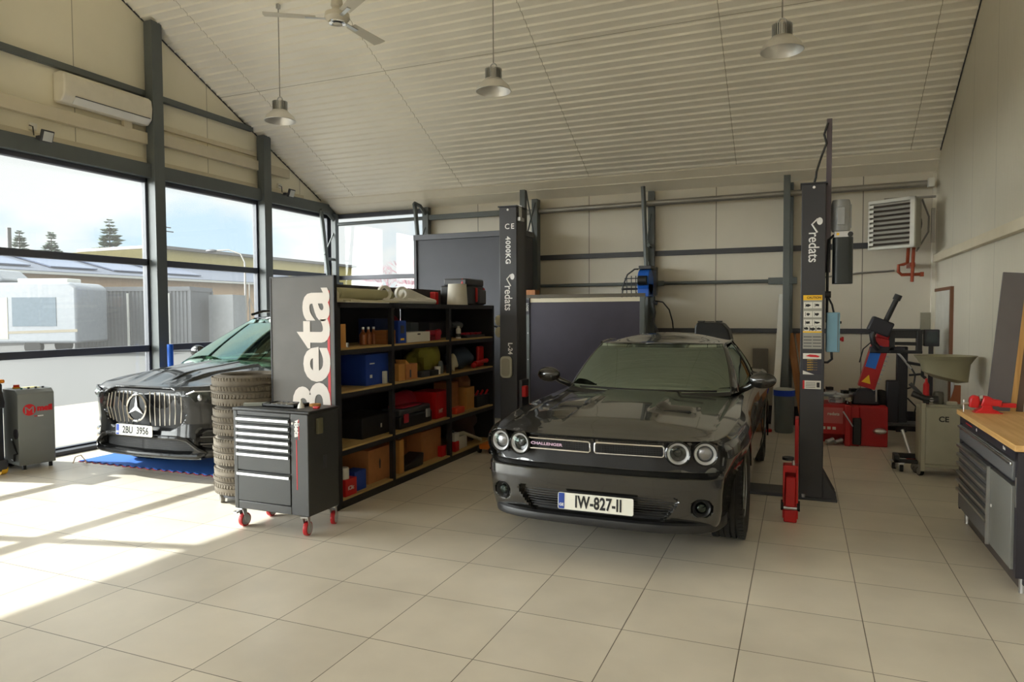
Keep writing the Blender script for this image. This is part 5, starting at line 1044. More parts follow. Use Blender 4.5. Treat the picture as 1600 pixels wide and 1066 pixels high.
def highbay(x, lb):
    t = thing('high_bay_lamp', lb, 'lamp', (x, 7.25, LZ), 0, 'high-bay lamps in a row'); top = ceil_z(7.25) - LZ - .02
    MB().lathe([(.196, .0), (.20, .004), (.176, .06), (.096, .136), (.092, .138), (.171, .058), (.194, .0)], 40, closed=True).build('reflector', m_refl, t)
    MB().lathe([(0, .132), (.095, .132), (.095, .138), (0, .138)], 32).build('lamp_plate', m_white, t)
    b = MB(); b.cyl((0, 0, .136), (0, 0, .24), .068, n=24)
    for k in range(28): M = Matrix.Rotation(2*PI*k/28, 4, 'Z'); b.box(.056, .094, -.003, .003, .14, .252, M)
    b.build('heat_sink', m_alu, t); b = MB(); b.tube([(.044*math.cos(a), 0, .252+.06*math.sin(a)) for a in np.linspace(0, PI, 9)], .008, 6); b.build('hanger_loop', m_zinc, t)
    MB().cyl((0, 0, .31), (0, 0, top), .006, n=8).build('suspension_cord', m_galv, t); MB().box(-.02, .02, -.02, .02, top-.06, top).build('ceiling_hook', m_zinc, t); return t
highbay(-6.24, 'high-bay lamp hanging nearest the window wall, left of the three'); highbay(-3.22, 'middle one of the three high-bay lamps, above the shelving and coupe'); highbay(-.19, 'high-bay lamp at the right, nearest the ribbed right wall')
# ---------------------------------------------------------------- black shelving with the sign panel
sh = thing('shelving', 'long black shelving of three bays with light board shelves and a sign panel end', 'shelving', (-4.0, 4.93, 0)); m_shb = mat('shelf_black', srgb(34, 34, 38), .5, var=.04); m_osb = wood('shelf_board', srgb(176, 144, 92), srgb(192, 162, 108), 3, .7, 'Y')
ups = (0.0, .86, 2.06, 3.26); BX0, BX1 = -.31, .33
for y in ups: (MB().box(BX0, BX1-.045, y+.01, y+.03, .02, 1.80).build('end_panel', m_shb, sh) if y in (ups[0], ups[-1]) else None); MB().box(BX1-.045, BX1, y, y+.045, 0, 1.80).build('front_upright', m_shb, sh); MB().box(BX0, BX0+.045, y, y+.045, 0, 1.80).build('rear_upright', m_shb, sh)
for i in range(3):
    ya, yb = ups[i]+.046, ups[i+1]-.001
    for z in (.08, .52, 1.02, 1.40):
        s_ = MB().box(BX0+.002, BX1-.004, ya, yb, z-.016, z).build('shelf_board', m_osb, sh); MB().box(BX1-.03, BX1+.001, ya, yb, z-.06, z-.0165).build('shelf_beam', m_shb, s_); MB().box(BX0, BX0+.03, ya, yb, z-.06, z-.0165).build('shelf_beam', m_shb, s_)
    b = MB(); b.box(BX0, BX1, ya-.04, yb+.03, 1.755, 1.80); b.build('top_shelf', m_shb, sh); MB().box(BX0-.012, BX0-.002, ya, yb, .03, 1.76).build('back_panel', m_shb, sh)
MB().box(BX1-.03, BX1, .0, 3.3, .0, .022).build('kick_rail', m_shb, sh); MB().box(BX0-.03, BX0, -.01, 3.32, 1.80, 2.0).build('top_back_panel', mat('top_panel_brown', srgb(70, 64, 60), .5), sh)
m_sign = mat('sign_grey', srgb(76, 72, 67), .5, var=.10, scale=5)
pn = MB().box(-.34, .325, -.045, -.012, .01, 2.02).build('sign_panel', m_sign, sh); b = MB(); b.box(-.352, -.34, -.05, -.008, .0, 2.03); b.box(.325, .337, -.05, -.008, .0, 2.03); b.box(-.34, .325, -.05, -.008, 2.02, 2.03); b.build('panel_frame', m_shb, pn)
SZ = .62
MB().box(.262, .288, -.0475, -.045, .25, 1.90).build('red_shadow_band', m_redl, pn)
text('sign_lettering', 'Beta', .5, mat('sign_white', srgb(214, 206, 200), .55, var=0), pn, FUP(.085, -.0485, 1.345), bold=.013, ext=.001, fit=(1.16, .41))

# things on the shelves: box(x depth), y range, z range
def bx(name, m, lab, cat, x0, x1, y0, y1, z0, z1, bev=.003, group=None): return tag(MB().box(x0, x1, y0, y1, z0, z1).build(name, m, bev=bev), lab, cat, group)
def crumple(name, m, lab, cat, c, r, sc, seed=0, amp=.25, rz=0):
    rr = random.Random(seed); b = MB(); b.sphere((0,0,0), 1, 22, 14); ph = [(rr.uniform(2, 6), rr.uniform(2, 6), rr.uniform(2, 6), rr.uniform(0, 6)) for _ in range(5)]; V = []
    for x, y, z in b.v:
        k = 1 + amp*sum(math.sin(p[0]*x+p[1]*y+p[2]*z+p[3]) for p in ph)/3
        V.append((x*k*sc[0]*r, y*k*sc[1]*r, max(-.98, z*k)*sc[2]*r))
    b.v = V; o = b.build(name, m, smooth=40, loc=c); o.rotation_euler = (0, 0, rz)
    z0 = min(v[2] for v in V); o.location.z += -z0; return tag(o, lab, cat)
T = 1.801; A, B_, C_, D_ = 1.40, 1.02, .52, .08
m_papr = mat('cream_paper', srgb(206, 200, 176), .7); m_cran = mat('dark_red_card', srgb(120, 22, 40), .6); m_gryb = mat('grey_box', srgb(104, 110, 114), .6); m_navb = mat('dark_blue_card', srgb(24, 44, 92), .6)
# top
tag(MB().prism([(0, 0), (.5, 0), (.5, .03), (.2, .05), (.04, .20), (0, .20)], -4.28, -3.80, 'x', Matrix.Translation((0, 4.98, T))).build('foam_piece', m_papr, bev=.006), 'cream angled foam piece at the sign end of the shelving top', 'foam piece')
tag(MB().cyl((-3.83, 5.14, T+.082), (-3.86, 6.05, T+.082), .055, n=24).build('paper_roll', mat('olive_paper', srgb(168, 164, 130), .7)), 'long olive-cream paper roll lying on top of the shelving', 'roll')
bx('paper_sheet', m_white, 'white sheet sticking out under the paper roll on the shelving top', 'paper', -3.95, -3.67, 5.05, 5.75, T, T+.006, 0); bx('roll_support', m_papr, 'flat cream board under the paper roll on the shelving top', 'board', -3.95, -3.72, 5.2, 6.0, T+.0065, T+.026)
bp_ = thing('bumper_trim', 'white plastic bumper trim with two round loops on top of the shelving', 'car trim', (-3.86, 5.80, T)); b = MB(); b.tube([(0, 0, .03), (.05, .5, .03), (.05, 1.1, .03)], .03, 8); b.build('long_strip', m_white, bp_); b = MB(); b.prism([(.38, .03), (.5, .15), (.62, .16), (1.0, .08), (1.15, .06), (1.1, .03)], -.05, .03, 'x'); b.build('raised_panel', m_white, bp_, bev=.01)
for y in (.10, .42): MB().lathe([(.05, -.02), (.075, -.02), (.075, .02), (.05, .02)], 24, Matrix.Translation((.04, y, .105)) @ Matrix.Rotation(PI/2, 4, 'Y') @ Matrix.Rotation(.4, 4, 'X'), closed=True).build('loop', m_white, bp_)
wr = thing('paper_towel_roll', 'large white paper roll standing on the shelving top beside the black toolbox', 'paper roll', (-3.80, 7.45, T)); MB().lathe([(.025, 0), (.125, 0), (.11, .25), (.025, .25)], 36, closed=True).build('paper', mat('white_paper', srgb(210, 204, 190), .8), wr); MB().lathe([(.022, .0), (.026, .0), (.026, .252), (.022, .252)], 20, closed=True).build('core', m_card, wr)
tbx = thing('toolbox', 'black toolbox with a red handle and red latches on the far shelving top', 'toolbox', (-3.95, 7.88, T)); MB().box(-.17, .17, -.27, .30, 0, .24).build('tub', m_black, tbx, bev=.02); MB().box(-.16, .16, -.20, .31, .24, .33).build('lid', m_dark, tbx, bev=.02); b = MB(); b.tube([(.10, -.19, .25), (.10, -.19, .31), (.10, .0, .32), (.10, .02, .26)], .018, 8); b.build('handle', m_red, tbx)
for y in (.05, .27): MB().box(.165, .185, y-.02, y+.02, .04, .22).build('latch', m_red, tbx, bev=.006)
MB().box(.12, .20, .08, .30, .01, .20).build('front_pocket', m_dark, tbx, bev=.02)
bx('red_clamp', m_red, 'small red tool behind the white paper roll on the shelving top', 'tool', -4.16, -4.08, 7.42, 7.50, T, T+.16, .01)
# top bay row (z 1.40)
bx('tan_box', m_tan, 'upright tan cardboard box at the sign end of the upper shelf', 'box', -3.83, -3.72, 4.985, 5.12, A, A+.21); tag(MB().lathe([(.012, 0), (.026, 0), (.026, .04), (.012, .04)], 16, Matrix.Translation((-3.78, 5.20, A)), closed=True).build('metal_bush', m_zinc), 'small metal bush standing right of the tan box on the upper shelf', 'bush')
m_or = mat('amber_bottle', srgb(150, 84, 40), .35)
for k, (y, lb) in enumerate(((5.64, 'amber bottle nearest the sign end on the upper shelf'), (5.73, 'second amber bottle from the sign end on the upper shelf'), (5.82, 'amber bottle nearest the stacked brown cartons on the upper shelf'))):
    bo_ = thing('amber_bottle', lb, 'bottle', (-3.90, y, A), 0, 'amber bottles on the upper shelf'); MB().lathe([(0, 0), (.035, 0), (.036, .01), (.034, .10), (.014, .13), (.013, .15), (0, .15)], 18).build('glass', m_or, bo_); MB().cyl((0, 0, .15), (0, 0, .172), .015, n=14).build('cap', m_alu, bo_)
for k in range(3): bx('brown_carton', mat('brown_carton', srgb(150, 96, 52), .8), ('lowest', 'middle', 'topmost')[k] + ' brown carton of the stack beside the amber bottles', 'carton', -3.90, -3.74, 5.80, 5.97, A+.046*k, A+.045+.046*k, .002, 'stacked brown cartons')
bx('blue_box', m_navb, 'dark blue box behind the brown cartons on the upper shelf', 'box', -4.15, -3.95, 5.92, 6.2, A, A+.25)
lb = bx('blue_carton', m_blue, 'blue printed carton standing just right of the first upright on the upper shelf', 'carton', -3.82, -3.72, 5.99, 6.14, A, A+.23); MB().box(-3.7195, -3.7185, 6.03, 6.10, A+.10, A+.18).build('picture', m_dark, lb); MB().box(-3.7195, -3.7185, 6.03, 6.10, A+.03, A+.05).build('yellow_print', m_yellow, lb)
wc = bx('white_carton', m_white, 'long white carton in the middle bay of the upper shelf', 'carton', -3.92, -3.74, 6.19, 6.67, A, A+.105); MB().box(-3.7395, -3.7385, 6.40, 6.46, A+.075, A+.09).build('print', m_dark, wc)
bx('grey_carton', m_gryb, 'small grey box behind the white carton on the upper shelf', 'box', -4.15, -4.0, 6.70, 6.87, A, A+.20); crumple('cloth', m_cran, 'dark red bundle behind the white carton on the upper shelf', 'bundle', (-4.12, 6.52, A), .13, (.8, .8, 1.0), 3)
gr_ = thing('angle_grinder', 'red power tool lying right of the white carton on the upper shelf', 'power tool', (-3.84, 6.90, A)); m_pink = mat('tool_red', srgb(170, 28, 52), .45); MB().tube([(0, -.12, .08), (0, .06, .08), (0, .14, .08)], [.035, .03, .045], 12).build('motor_body', m_pink, gr_); MB().box(-.04, .04, .02, .13, 0, .11).build('stand_block', m_pink, gr_, bev=.01); MB().box(-.05, .05, -.13, -.02, .0, .045).build('case_base', m_cran, gr_, bev=.006)
sp_ = thing('spray_can', 'white spray can in the far bay of the upper shelf', 'spray can', (-3.76, 7.39, A)); MB().lathe([(0, 0), (.03, 0), (.03, .11), (.02, .125), (0, .125)], 18).build('can', m_white, sp_); MB().cyl((0, 0, .125), (0, 0, .15), .017, n=14).build('cap', m_stk, sp_); MB().lathe([(.0305, .02), (.0305, .06)], 18).build('label_band', m_dark, sp_)
dl = thing('drill', 'grey cordless drill lying in the far bay of the upper shelf', 'drill', (-3.95, 7.72, A)); MB().tube([(0, -.14, .16), (0, .0, .16), (0, .1, .15)], [.025, .045, .04], 12).build('housing', m_gryb, dl); MB().box(-.025, .025, .02, .08, .03, .14).build('grip', m_dark, dl, bev=.01); MB().box(-.04, .04, -.02, .12, 0, .035).build('battery', m_black, dl, bev=.006)
tr = thing('tool_tray', 'tray of red-handled tools in the far bay of the upper shelf', 'tray', (-3.83, 7.86, A)); MB().box(-.08, .08, -.26, .26, 0, .03).build('tray_base', m_dark, tr, bev=.004)
for k in range(4): MB().cyl((-.05+.03*k, -.2+.09*k, .045), (-.03+.02*k, .0+.08*k, .05), .014, n=10).build('handle', m_pink, tr)
bx('dark_case', m_dark, 'dark case standing at the rear of the far upper shelf', 'case', -4.25, -4.1, 7.3, 7.95, A, A+.20, .01)
# second row (z 1.02)
bb = bx('blue_box', m_blue, 'big plain blue box on the second shelf of the nearest bay', 'box', -4.05, -3.76, 5.48, 5.92, B_, B_+.295); MB().box(-3.7595, -3.7585, 5.54, 5.62, B_+.20, B_+.212).build('white_print', m_stk, bb); MB().box(-3.7595, -3.7585, 5.54, 5.58, B_+.07, B_+.10).build('code_print', m_stk, bb)
bx('white_packet', m_stk, 'small white packet beside the big blue box', 'packet', -3.755, -3.725, 5.74, 5.79, B_, B_+.12)
bx('brown_box', m_tan, 'narrow open brown box at the left of the middle bay, second shelf', 'box', -3.84, -3.72, 5.99, 6.11, B_, B_+.17); ob = bx('brown_box', m_card, 'wide open brown box beside the narrow one on the second shelf', 'box', -3.86, -3.72, 6.13, 6.36, B_, B_+.16); MB().prism([(6.13, B_+.16), (6.12, B_+.21), (6.20, B_+.16)], -3.84, -3.72, 'x').build('flap', m_tan, ob); MB().box(-3.7195, -3.7185, 6.2, 6.23, B_+.02, B_+.10).build('bottle_print', m_dark, ob)
m_yg = mat('olive_yellow_cloth', srgb(150, 146, 62), .8); crumple('hi_vis_garment', m_yg, 'olive-yellow hi-vis garment heaped on the second shelf, middle bay', 'garment', (-3.97, 6.92, B_), .23, (.7, 1.0, .85), 11, .3)
for k, (y, lb, m) in enumerate(((6.42, 'left dark small case in front of the olive-yellow garment', m_dark), (6.62, 'right dark small case in front of the olive-yellow garment', m_black))): bx('small_case', m, lb, 'case', -3.80, -3.70, y, y+.17, B_, B_+.06, .006)
cu_ = thing('cup', 'white cup at the right of the middle bay, second shelf', 'cup', (-3.755, 6.86, B_)); MB().lathe([(0, 0), (.032, 0), (.036, .085), (.033, .085), (.03, .006), (0, .006)], 20).build('beaker', m_white, cu_); tag(MB().lathe([(0, 0), (.03, 0), (.032, .10), (.02, .14), (0, .145)], 18, Matrix.Translation((-3.77, 6.96, B_))).build('dark_bottle', m_gryb), 'short grey bottle next to the white cup on the second shelf', 'bottle')
crumple('cloth_bundle', mat('slate_blue_cloth', srgb(52, 66, 84), .7), 'slate blue bundle with a white end on the second shelf, far bay', 'bundle', (-3.90, 7.68, B_), .21, (.7, 1.25, .62), 5, .15); crumple('rag', m_papr, 'pale rag at the left of the far bay, second shelf', 'rag', (-3.80, 7.30, B_), .08, (.8, .8, 1.2), 8, .3)
bx('red_bracket', m_red, 'bright red upright bracket at the end of the second shelf', 'bracket', -3.82, -3.77, 7.98, 8.14, B_, B_+.26, .02); b = MB(); b.tube([(-3.74, 7.80, B_+.055), (-3.73, 7.96, B_+.07), (-3.73, 8.12, B_+.075)], [.03, .018, .03], 10); tag(b.build('red_wrench', m_red), 'red-handled tool lying in front of the red bracket', 'tool'); tag(MB().sphere((-3.73, 7.74, B_+.035), .035, 14, 10).build('red_ball', m_red), 'round red ball lying in front of the slate blue bundle', 'ball')
# third row (z .52)
lb_ = bx('black_box', m_black, 'long black box on the third shelf of the nearest bay', 'box', -4.15, -3.78, 5.43, 5.95, C_, C_+.20); MB().box(-3.7795, -3.7785, 5.74, 5.765, C_+.07, C_+.11).build('white_label', m_stk, lb_)
cs = thing('power_tool_case', 'black power tool case with red panels on the third shelf, middle bay', 'case', (-3.84, 6.33, C_)); MB().box(-.14, .11, -.30, .36, 0, .13).build('shell', m_black, cs, bev=.02); MB().box(-.14, .10, -.28, .34, .13, .20).build('lid', m_dark, cs, bev=.02); MB().box(-.10, .07, -.2, .2, .20, .21).build('red_panel', m_pink, cs, bev=.003)
for y in (-.2, .25): MB().box(.105, .125, y-.04, y+.04, .06, .15).build('latch', m_pink if y < 0 else m_zinc, cs, bev=.006)
rb_ = bx('red_carton', m_red, 'large red carton on the third shelf, right of the power tool case', 'carton', -4.05, -3.74, 6.80, 7.12, C_, C_+.30); text('print', 'HIT', .06, m_stk, rb_, RIGHT(-3.7385, 6.90, C_+.08), bold=.001); crumple('red_bundle', m_pink, 'red bundle behind the power tool case on the third shelf', 'bundle', (-4.12, 6.75, C_), .20, (.6, 1.5, .82), 21, .12)
bx('tan_parcel', m_card, 'upright brown parcel at the left of the far bay, third shelf', 'parcel', -4.1, -3.86, 7.38, 7.58, C_, C_+.35, .01); crumple('paper_wad', mat('crumpled_kraft', srgb(150, 104, 72), .85), 'crumpled brown packing paper in the far bay, third shelf', 'packing paper', (-4.0, 7.82, C_+.0), .17, (.8, .8, 1.25), 31, .35)
bx('open_carton', m_tan, 'small open brown carton on the packing pile, far bay, third shelf', 'carton', -3.88, -3.76, 7.60, 7.82, C_, C_+.27); tl = thing('tool_crate', 'black crate of red-handled tools at the end of the third shelf', 'crate', (-3.78, 7.98, C_)); MB().box(-.1, .06, -.17, .20, 0, .14).build('crate_body', m_black, tl, bev=.006)
for k in range(4): MB().cyl((-.06+.03*k, -.12+.08*k, .12), (-.05+.03*k, -.05+.08*k, .19), .014, n=10).build('handle', m_red, tl)
bx('orange_case', mat('orange_case', srgb(214, 70, 34), .5), 'bright orange-red flat case at the front of the far bay, third shelf', 'case', -3.78, -3.69, 7.19, 7.41, C_, C_+.075, .01)
# bottom row (z .08)
r4 = bx('red_carton', m_red, 'red carton with white script at the near end of the bottom shelf', 'carton', -3.80, -3.69, 5.04, 5.21, D_, D_+.15); text('print', 'iClic', .05, m_stk, r4, RIGHT(-3.6885, 5.12, D_+.07), bold=.001); bx('blue_carton', m_blue, 'blue carton behind the red one on the bottom shelf', 'carton', -3.86, -3.72, 5.22, 5.40, D_, D_+.18)
fb = thing('fluid_bottle', 'red bottle with a white cap standing behind the cartons, bottom shelf', 'bottle', (-3.93, 5.18, D_)); MB().lathe([(0, 0), (.05, 0), (.052, .02), (.05, .20), (.03, .235), (0, .24)], 20).build('bottle_body', m_red, fb); MB().cyl((0, 0, .24), (0, 0, .285), .042, n=18).build('cap', m_stk, fb)
tag(MB().lathe([(0, 0), (.045, 0), (.045, .09), (.04, .10), (0, .10)], 20, Matrix.Translation((-3.745, 5.095, D_+.151))).build('pale_tin', m_stk), 'pale tin standing on the red carton of the bottom shelf', 'tin')
bc = bx('cardboard_box', m_card, 'large cardboard box in the nearest bay, bottom shelf', 'cardboard box', -4.15, -3.76, 5.50, 5.94, D_, D_+.32); MB().prism([(5.68, D_+.12), (5.70, D_+.12), (5.705, D_+.19), (5.69, D_+.22), (5.675, D_+.19)], -3.7595, -3.7585, 'x').build('handling_mark', m_ink, bc)
bx('cardboard_flap', m_tan, 'narrow tall cardboard piece just right of the first upright, bottom shelf', 'cardboard', -3.80, -3.72, 5.985, 6.07, D_, D_+.34); tag(MB().sphere((-3.76, 6.03, D_+.37), .028, 12, 8).build('silver_ball', m_zinc), 'small silver fitting on top of the narrow cardboard piece', 'fitting')
bx('cardboard_box', mat('dark_cardboard', srgb(156, 100, 60), .85), 'cardboard box at the rear left of the middle bay, bottom shelf', 'cardboard box', -4.25, -3.96, 6.30, 6.70, D_, D_+.36); bx('cardboard_box', m_card, 'cardboard box at the right of the middle bay, bottom shelf', 'cardboard box', -4.05, -3.78, 6.53, 6.97, D_, D_+.33)
tag(MB().prism([(0, 0), (.36, 0), (.38, .13), (.34, .13), (.12, .07), (0, .06)], -3.90, -3.72, 'x', Matrix.Translation((0, 6.10, D_))).build('black_wedge', m_black, bev=.01), 'black wedge-shaped plastic part in the middle bay, bottom shelf', 'car part'); crumple('white_bag', m_white, 'white plastic bag on the right cardboard box, bottom shelf', 'bag', (-3.86, 6.88, D_+.331), .075, (1, 1.2, .5), 17, .2); bx('red_box', m_red, 'small red box at the right end of the middle bay, bottom shelf', 'box', -3.775, -3.72, 6.88, 6.98, D_, D_+.12)
rc = thing('jerrycan', 'white and red canister at the left of the far bay, bottom shelf', 'canister', (-3.76, 7.22, D_)); MB().box(-.06, .06, -.045, .06, 0, .12).build('red_half', m_red, rc, bev=.01); MB().box(-.06, .06, -.045, .06, .121, .22).build('white_half', m_stk, rc, bev=.01); MB().cyl((0, .0, .22), (0, .0, .245), .022, n=14).build('cap', m_dark, rc)
bx('white_carton', m_stk, 'white carton beside the red and white canister, bottom shelf', 'carton', -3.86, -3.74, 7.34, 7.56, D_, D_+.15); crumple('brown_garment', mat('brown_cloth', srgb(78, 58, 52), .85), 'heap of brown cloth at the end of the bottom shelf', 'cloth', (-3.97, 7.84, D_), .25, (.75, 1.0, .9), 44, .3)
b = MB(); b.tube([(-3.80, 7.32, D_+.175), (-3.76, 7.5, D_+.172), (-3.72, 7.68, D_+.10), (-3.72, 7.9, D_+.025)], .022, 10); tag(b.build('pale_hose', m_papr), 'pale hose lying across the white carton, bottom shelf', 'hose')
oj = thing('floor_jack', 'orange low trolley jack on the floor beyond the shelving', 'jack', (-3.52, 7.72, 0)); MB().box(-.07, .07, -.14, .14, .05, .11).build('body', mat('orange_paint', srgb(206, 112, 28), .5), oj, bev=.01)
for x in (-.075, .075):
    for y in (-.11, .11): MB().cyl((x-.015, y, .04), (x+.015, y, .04), .04, n=18).build('wheel', m_rubber, oj)
gv = thing('hanging_pad', 'cream two-lobed pad hanging on the far end of the shelving', 'pad', (-3.62, 8.27, 1.53)); 
for s_ in (-1, 1): MB().sphere((0, 0, s_*.075), .07, 16, 10, (.8, .28, 1.0)).build('lobe', m_papr, gv)
MB().cyl((-.02, .0, -.01), (-.08, -.04, .01), .012, n=10).build('hook', m_dark, gv)
# ---------------------------------------------------------------- outdoors beyond the glass
m_rv = mat('camper_white', srgb(148, 152, 158), .35); m_cont = mat('container_grey', srgb(96, 98, 102), .6, var=.05); m_peach = mat('peach_render', srgb(206, 172, 138), .8); m_yel = mat('yellow_render', srgb(196, 178, 112), .8); m_roof = mat('slate_roof', srgb(92, 98, 112), .6); m_win = mat('dark_window', srgb(60, 66, 72), .6, spec=.15)
rv = thing('motorhome', 'white motorhome parked in the yard beside the dark container', 'motorhome', (-34.1, 19.6, 0), .393)
b = MB(); b.prism([(-5.2, .5), (5.2, .5), (5.2, 2.95), (4.9, 3.15), (-3.4, 3.15), (-4.4, 2.5), (-5.2, 1.5)], -1.15, 1.15, 'y'); b.build('body_shell', m_rv, rv, bev=.12, seg=3)
b = MB(); b.prism([(-3.0, 3.15), (1.6, 3.15), (1.9, 3.3), (1.4, 3.75), (-2.4, 3.75)], -.9, .9, 'y'); b.build('roof_pod', m_rv, rv, bev=.08); MB().box(2.2, 4.4, -.5, .5, 3.16, 3.35).build('roof_vent', m_stk, rv, bev=.04)
MB().box(-.2, 1.6, -1.17, -1.14, 1.3, 2.45).build('side_window', m_win, rv); b = MB(); b.box(2.4, 4.3, -1.17, -1.14, 1.25, 2.5); b.build('rear_window', mat('pale_window', srgb(120, 132, 142), .7, spec=.1), rv); MB().box(1.7, 2.2, -1.17, -1.14, .7, 2.5).build('door', mat('camper_beige', srgb(190, 186, 170), .5), rv)
MB().prism([(-5.2, .75), (5.2, 1.0), (5.2, 1.12), (-5.2, .82)], -1.165, -1.15, 'y').build('side_stripe', mat('camper_stripe', srgb(150, 140, 120), .5), rv)
for x in (-3.4, 3.2):
    for y in (-1.0, 1.0): MB().cyl((x, y-.12, .36), (x, y+.12, .36), .36, n=24).build('wheel', m_rubber, rv)
ct = thing('shipping_container', 'dark grey container with pale vertical bars standing in the yard', 'container', (-29.8, 24.75, 0), .393)
b = MB(); n = 30; P = []
for k in range(n): x = -2.65+5.3*k/n; P += [(x, -1.2), (x+.07, -1.2), (x+.10, -1.16), (x+.16, -1.16)]
b.prism(P + [(2.7, -1.2), (2.7, 1.2), (-2.7, 1.2)], .15, 2.85, 'z'); b.build('shell', m_cont, ct); b = MB(); b.box(-2.75, 2.75, -1.25, 1.25, 0, .15); b.box(-2.75, 2.75, -1.25, 1.25, 2.85, 3.06); [b.box(x-.06, x+.06, y-.06, y+.06, .1, 2.9) for x in (-2.72, 2.72) for y in (-1.19, 1.19)]; b.build('frame', m_cont, ct)
for x in (-.20, .85, 1.75): MB().cyl((x, -1.26, .1), (x, -1.26, 2.75), .055, n=10).build('locking_bar', m_stk, ct); 
tag(MB().box(-.6, .6, -.8, .8, 0, 2.7).build('storage_cabin', mat('cabin_grey', srgb(140, 142, 144), .6), loc=(-26.7, 26.9, 0), rot=(0, 0, .393)), 'lighter grey storage cabin behind the right end of the dark container', 'cabin')
hb = thing('building', 'long low peach building with a grey sloping roof across the yard', 'building', (-49.5, 35, 0), 0); MB().box(-6.2, 0, -25, 27, 0, 4.7).build('wall', m_peach, hb)
MB().prism([(.7, 4.65), (.7, 4.85), (-6.3, 6.75), (-6.3, 4.65)], -25.6, 27.6, 'y').build('roof', m_roof, hb); MB().box(.62, .78, -25.5, 27.5, 4.62, 4.8).build('gutter', m_stk, hb)
for k in range(7):
    M = Matrix.Translation((-2.6, -20+5*k, 5.80)) @ Matrix.Rotation(.265, 4, 'Y'); MB().prism([(-2.2, -2.2), (-2.2, 1.4), (2.3, 2.2), (2.3, -1.4)], 0, .10, 'z', M).build('solar_panel', mat('solar_panel', srgb(104, 114, 138), .25), hb)
for k in range(7): MB().box(-.02, .03, -22+7*k, -20.4+7*k, 1.2, 2.8).build('window', m_win, hb)
yb = thing('building', 'taller yellow building standing behind the low peach building', 'building', (-57, 60, 0), 0); MB().box(-10, 0, -11.5, 20, 0, 8.1).build('wall', m_yel, yb); MB().prism([(-11.5, 0), (-20, 0), (-20, 7.0), (-11.5, 8.1)], -10, 0, 'x').build('side_wing', m_yel, yb)
MB().box(-10.4, .5, -11.9, 20.5, 8.1, 8.4).build('roof_edge', mat('roof_edge', srgb(120, 116, 112), .6), yb)
b = MB(); b.cyl((-2, -8.5, 8.4), (-2, -8.5, 10.6), .06, n=8); b.box(-2.05, -1.95, -8.5, -7.6, 10.1, 10.2); b.box(-2.05, -1.95, -8.5, -7.9, 10.5, 10.6); b.build('antenna', m_dark, yb)
for k in range(6): MB().box(-.02, .03, -9+5*k, -7+5*k, 4.2, 6.0).build('window', m_win, yb)
def conifer(x, y, h, r, lab, seed):
    t = thing('conifer', lab, 'tree', (x, y, 0), 0, 'conifers beyond the buildings'); rr = random.Random(seed); MB().cyl((0, 0, 0), (0, 0, h*.96), .25, .05, n=8).build('trunk', mat('bark', srgb(96, 84, 72), .9), t); b = MB(); n = 60
    for k in range(n):
        z = h*(.16+.83*k/n) + rr.uniform(-.3, .3); R = r*(1-.9*(k/n)**1.15)*rr.uniform(.6, 1.12)
        for j in range(13):
            a = rr.uniform(0, 2*PI); L_ = R*rr.uniform(.6, 1.08); ca, sa = math.cos(a), math.sin(a); w_ = L_*.32; d0 = -L_*.12
            b.add([(0, 0, z), (ca*L_*.55-sa*w_, sa*L_*.55+ca*w_, z+d0*.5-.1), (ca*L_, sa*L_, z+d0+.15*L_), (ca*L_*.55+sa*w_, sa*L_*.55-ca*w_, z+d0*.5-.1), (ca*L_*.5, sa*L_*.5, z+.10*L_)], [(0,1,4), (1,2,4), (2,3,4), (3,0,4), (0,3,2,1)])
    tag(b.build('foliage', mat('needles', srgb(78, 92, 78), .9, var=.2), t, smooth=0), kind='stuff')
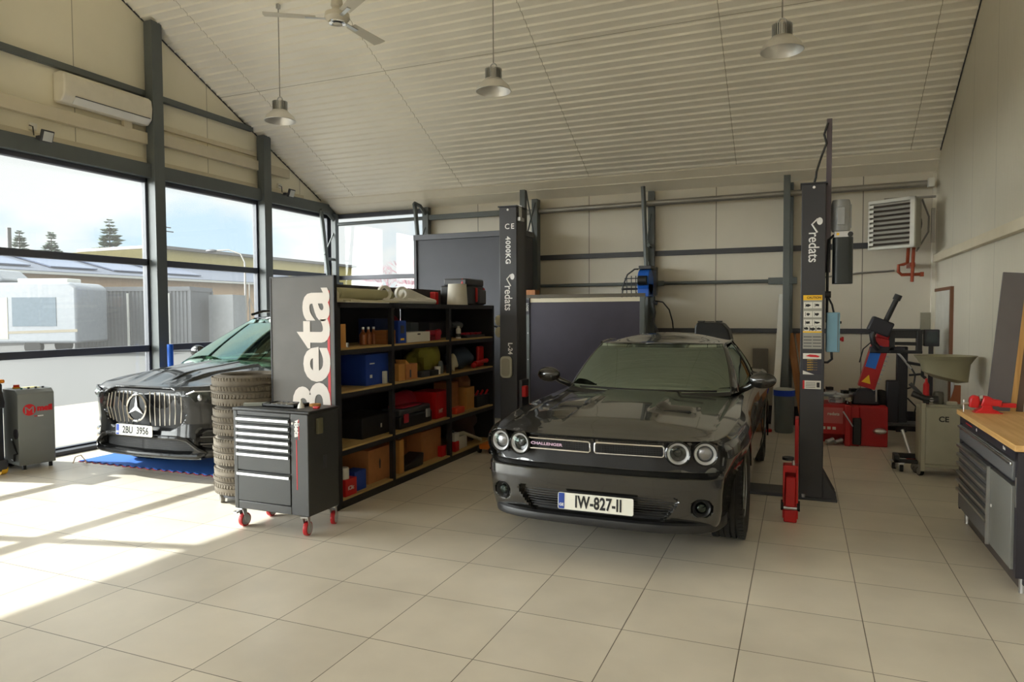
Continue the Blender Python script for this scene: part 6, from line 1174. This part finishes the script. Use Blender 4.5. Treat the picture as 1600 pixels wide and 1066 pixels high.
for a in ((-98.8, 62.4, 13.8, 4.2, 'broad conifer at the far left beyond the low building', 1), (-104.3, 70.5, 14.6, 4.6, 'conifer second from the left beyond the low building', 2), (-87.5, 67.2, 14.9, 5.4, 'tallest conifer, just left of the yellow building', 3)): conifer(*a)
def street_lamp(x, y, h, lab, arm):
    t = thing('street_lamp', lab, 'street lamp', (x, y, 0)); MB().cyl((0, 0, 0), (0, 0, h), .08, .05, n=10).build('pole', m_galv, t)
    if arm: MB().tube([(0, 0, h), (-.25, -.05, h+.5), (-.9, -.3, h+.75), (-1.6, -.5, h+.72)], .045, 8).build('arm', m_galv, t); MB().sphere((-1.9, -.6, h+.70), .3, 12, 8, (1.3, .7, .35)).build('lamp_head', m_dark, t)
street_lamp(-29.6, 31.2, 4.7, 'curved street lamp in front of the yellow building', True); tag(MB().cyl((0, 0, 0), (0, 0, 12.6), .25, n=10).build('chimney_pole', m_dark, loc=(-90.3, 55.8, 0)), 'plain dark pole at the far left among the trees', 'pole')
tp_ = thing('yard_mast', 'thin mast with two stay wires in the yard by the peach building', 'mast', (-26.2, 27.9, 0)); MB().cyl((0, 0, 0), (0, 0, 3.3), .03, n=8).build('mast_pole', m_galv, tp_); b = MB(); b.cyl((0, 0, 2.6), (-1.0, .3, 0), .015, n=6); b.build('stay_wire', m_galv, tp_); b = MB(); b.cyl((0, 0, 2.6), (1.0, .3, 0), .015, n=6); b.build('stay_wire', m_galv, tp_)
bt_ = thing('bare_tree', 'leafless pinkish tree outside the back window', 'tree', (-14.9, 24.2, 0)); b = MB(); rr = random.Random(5)
def branch(p, d, L_, r, k):
    q = p + d*L_; b.tube([p, (p+q)/2 + Vector((rr.uniform(-.05, .05), 0, .05))*L_, q], [r, r*.8, r*.6], 5)
    if k == 0: return
    for _ in range(4 if k > 2 else 4): branch(q, (d + Vector((rr.uniform(-.8, .8), rr.uniform(-.8, .8), rr.uniform(-.15, .6)))).normalized(), L_*rr.uniform(.6, .8), r*.58, k-1)
branch(Vector((0, 0, 0)), Vector((0, 0, 1)), 1.35, .09, 5); b.build('branches', mat('pink_twigs', srgb(176, 140, 148), .9), bt_, smooth=0)
bpy.context.view_layer.update()
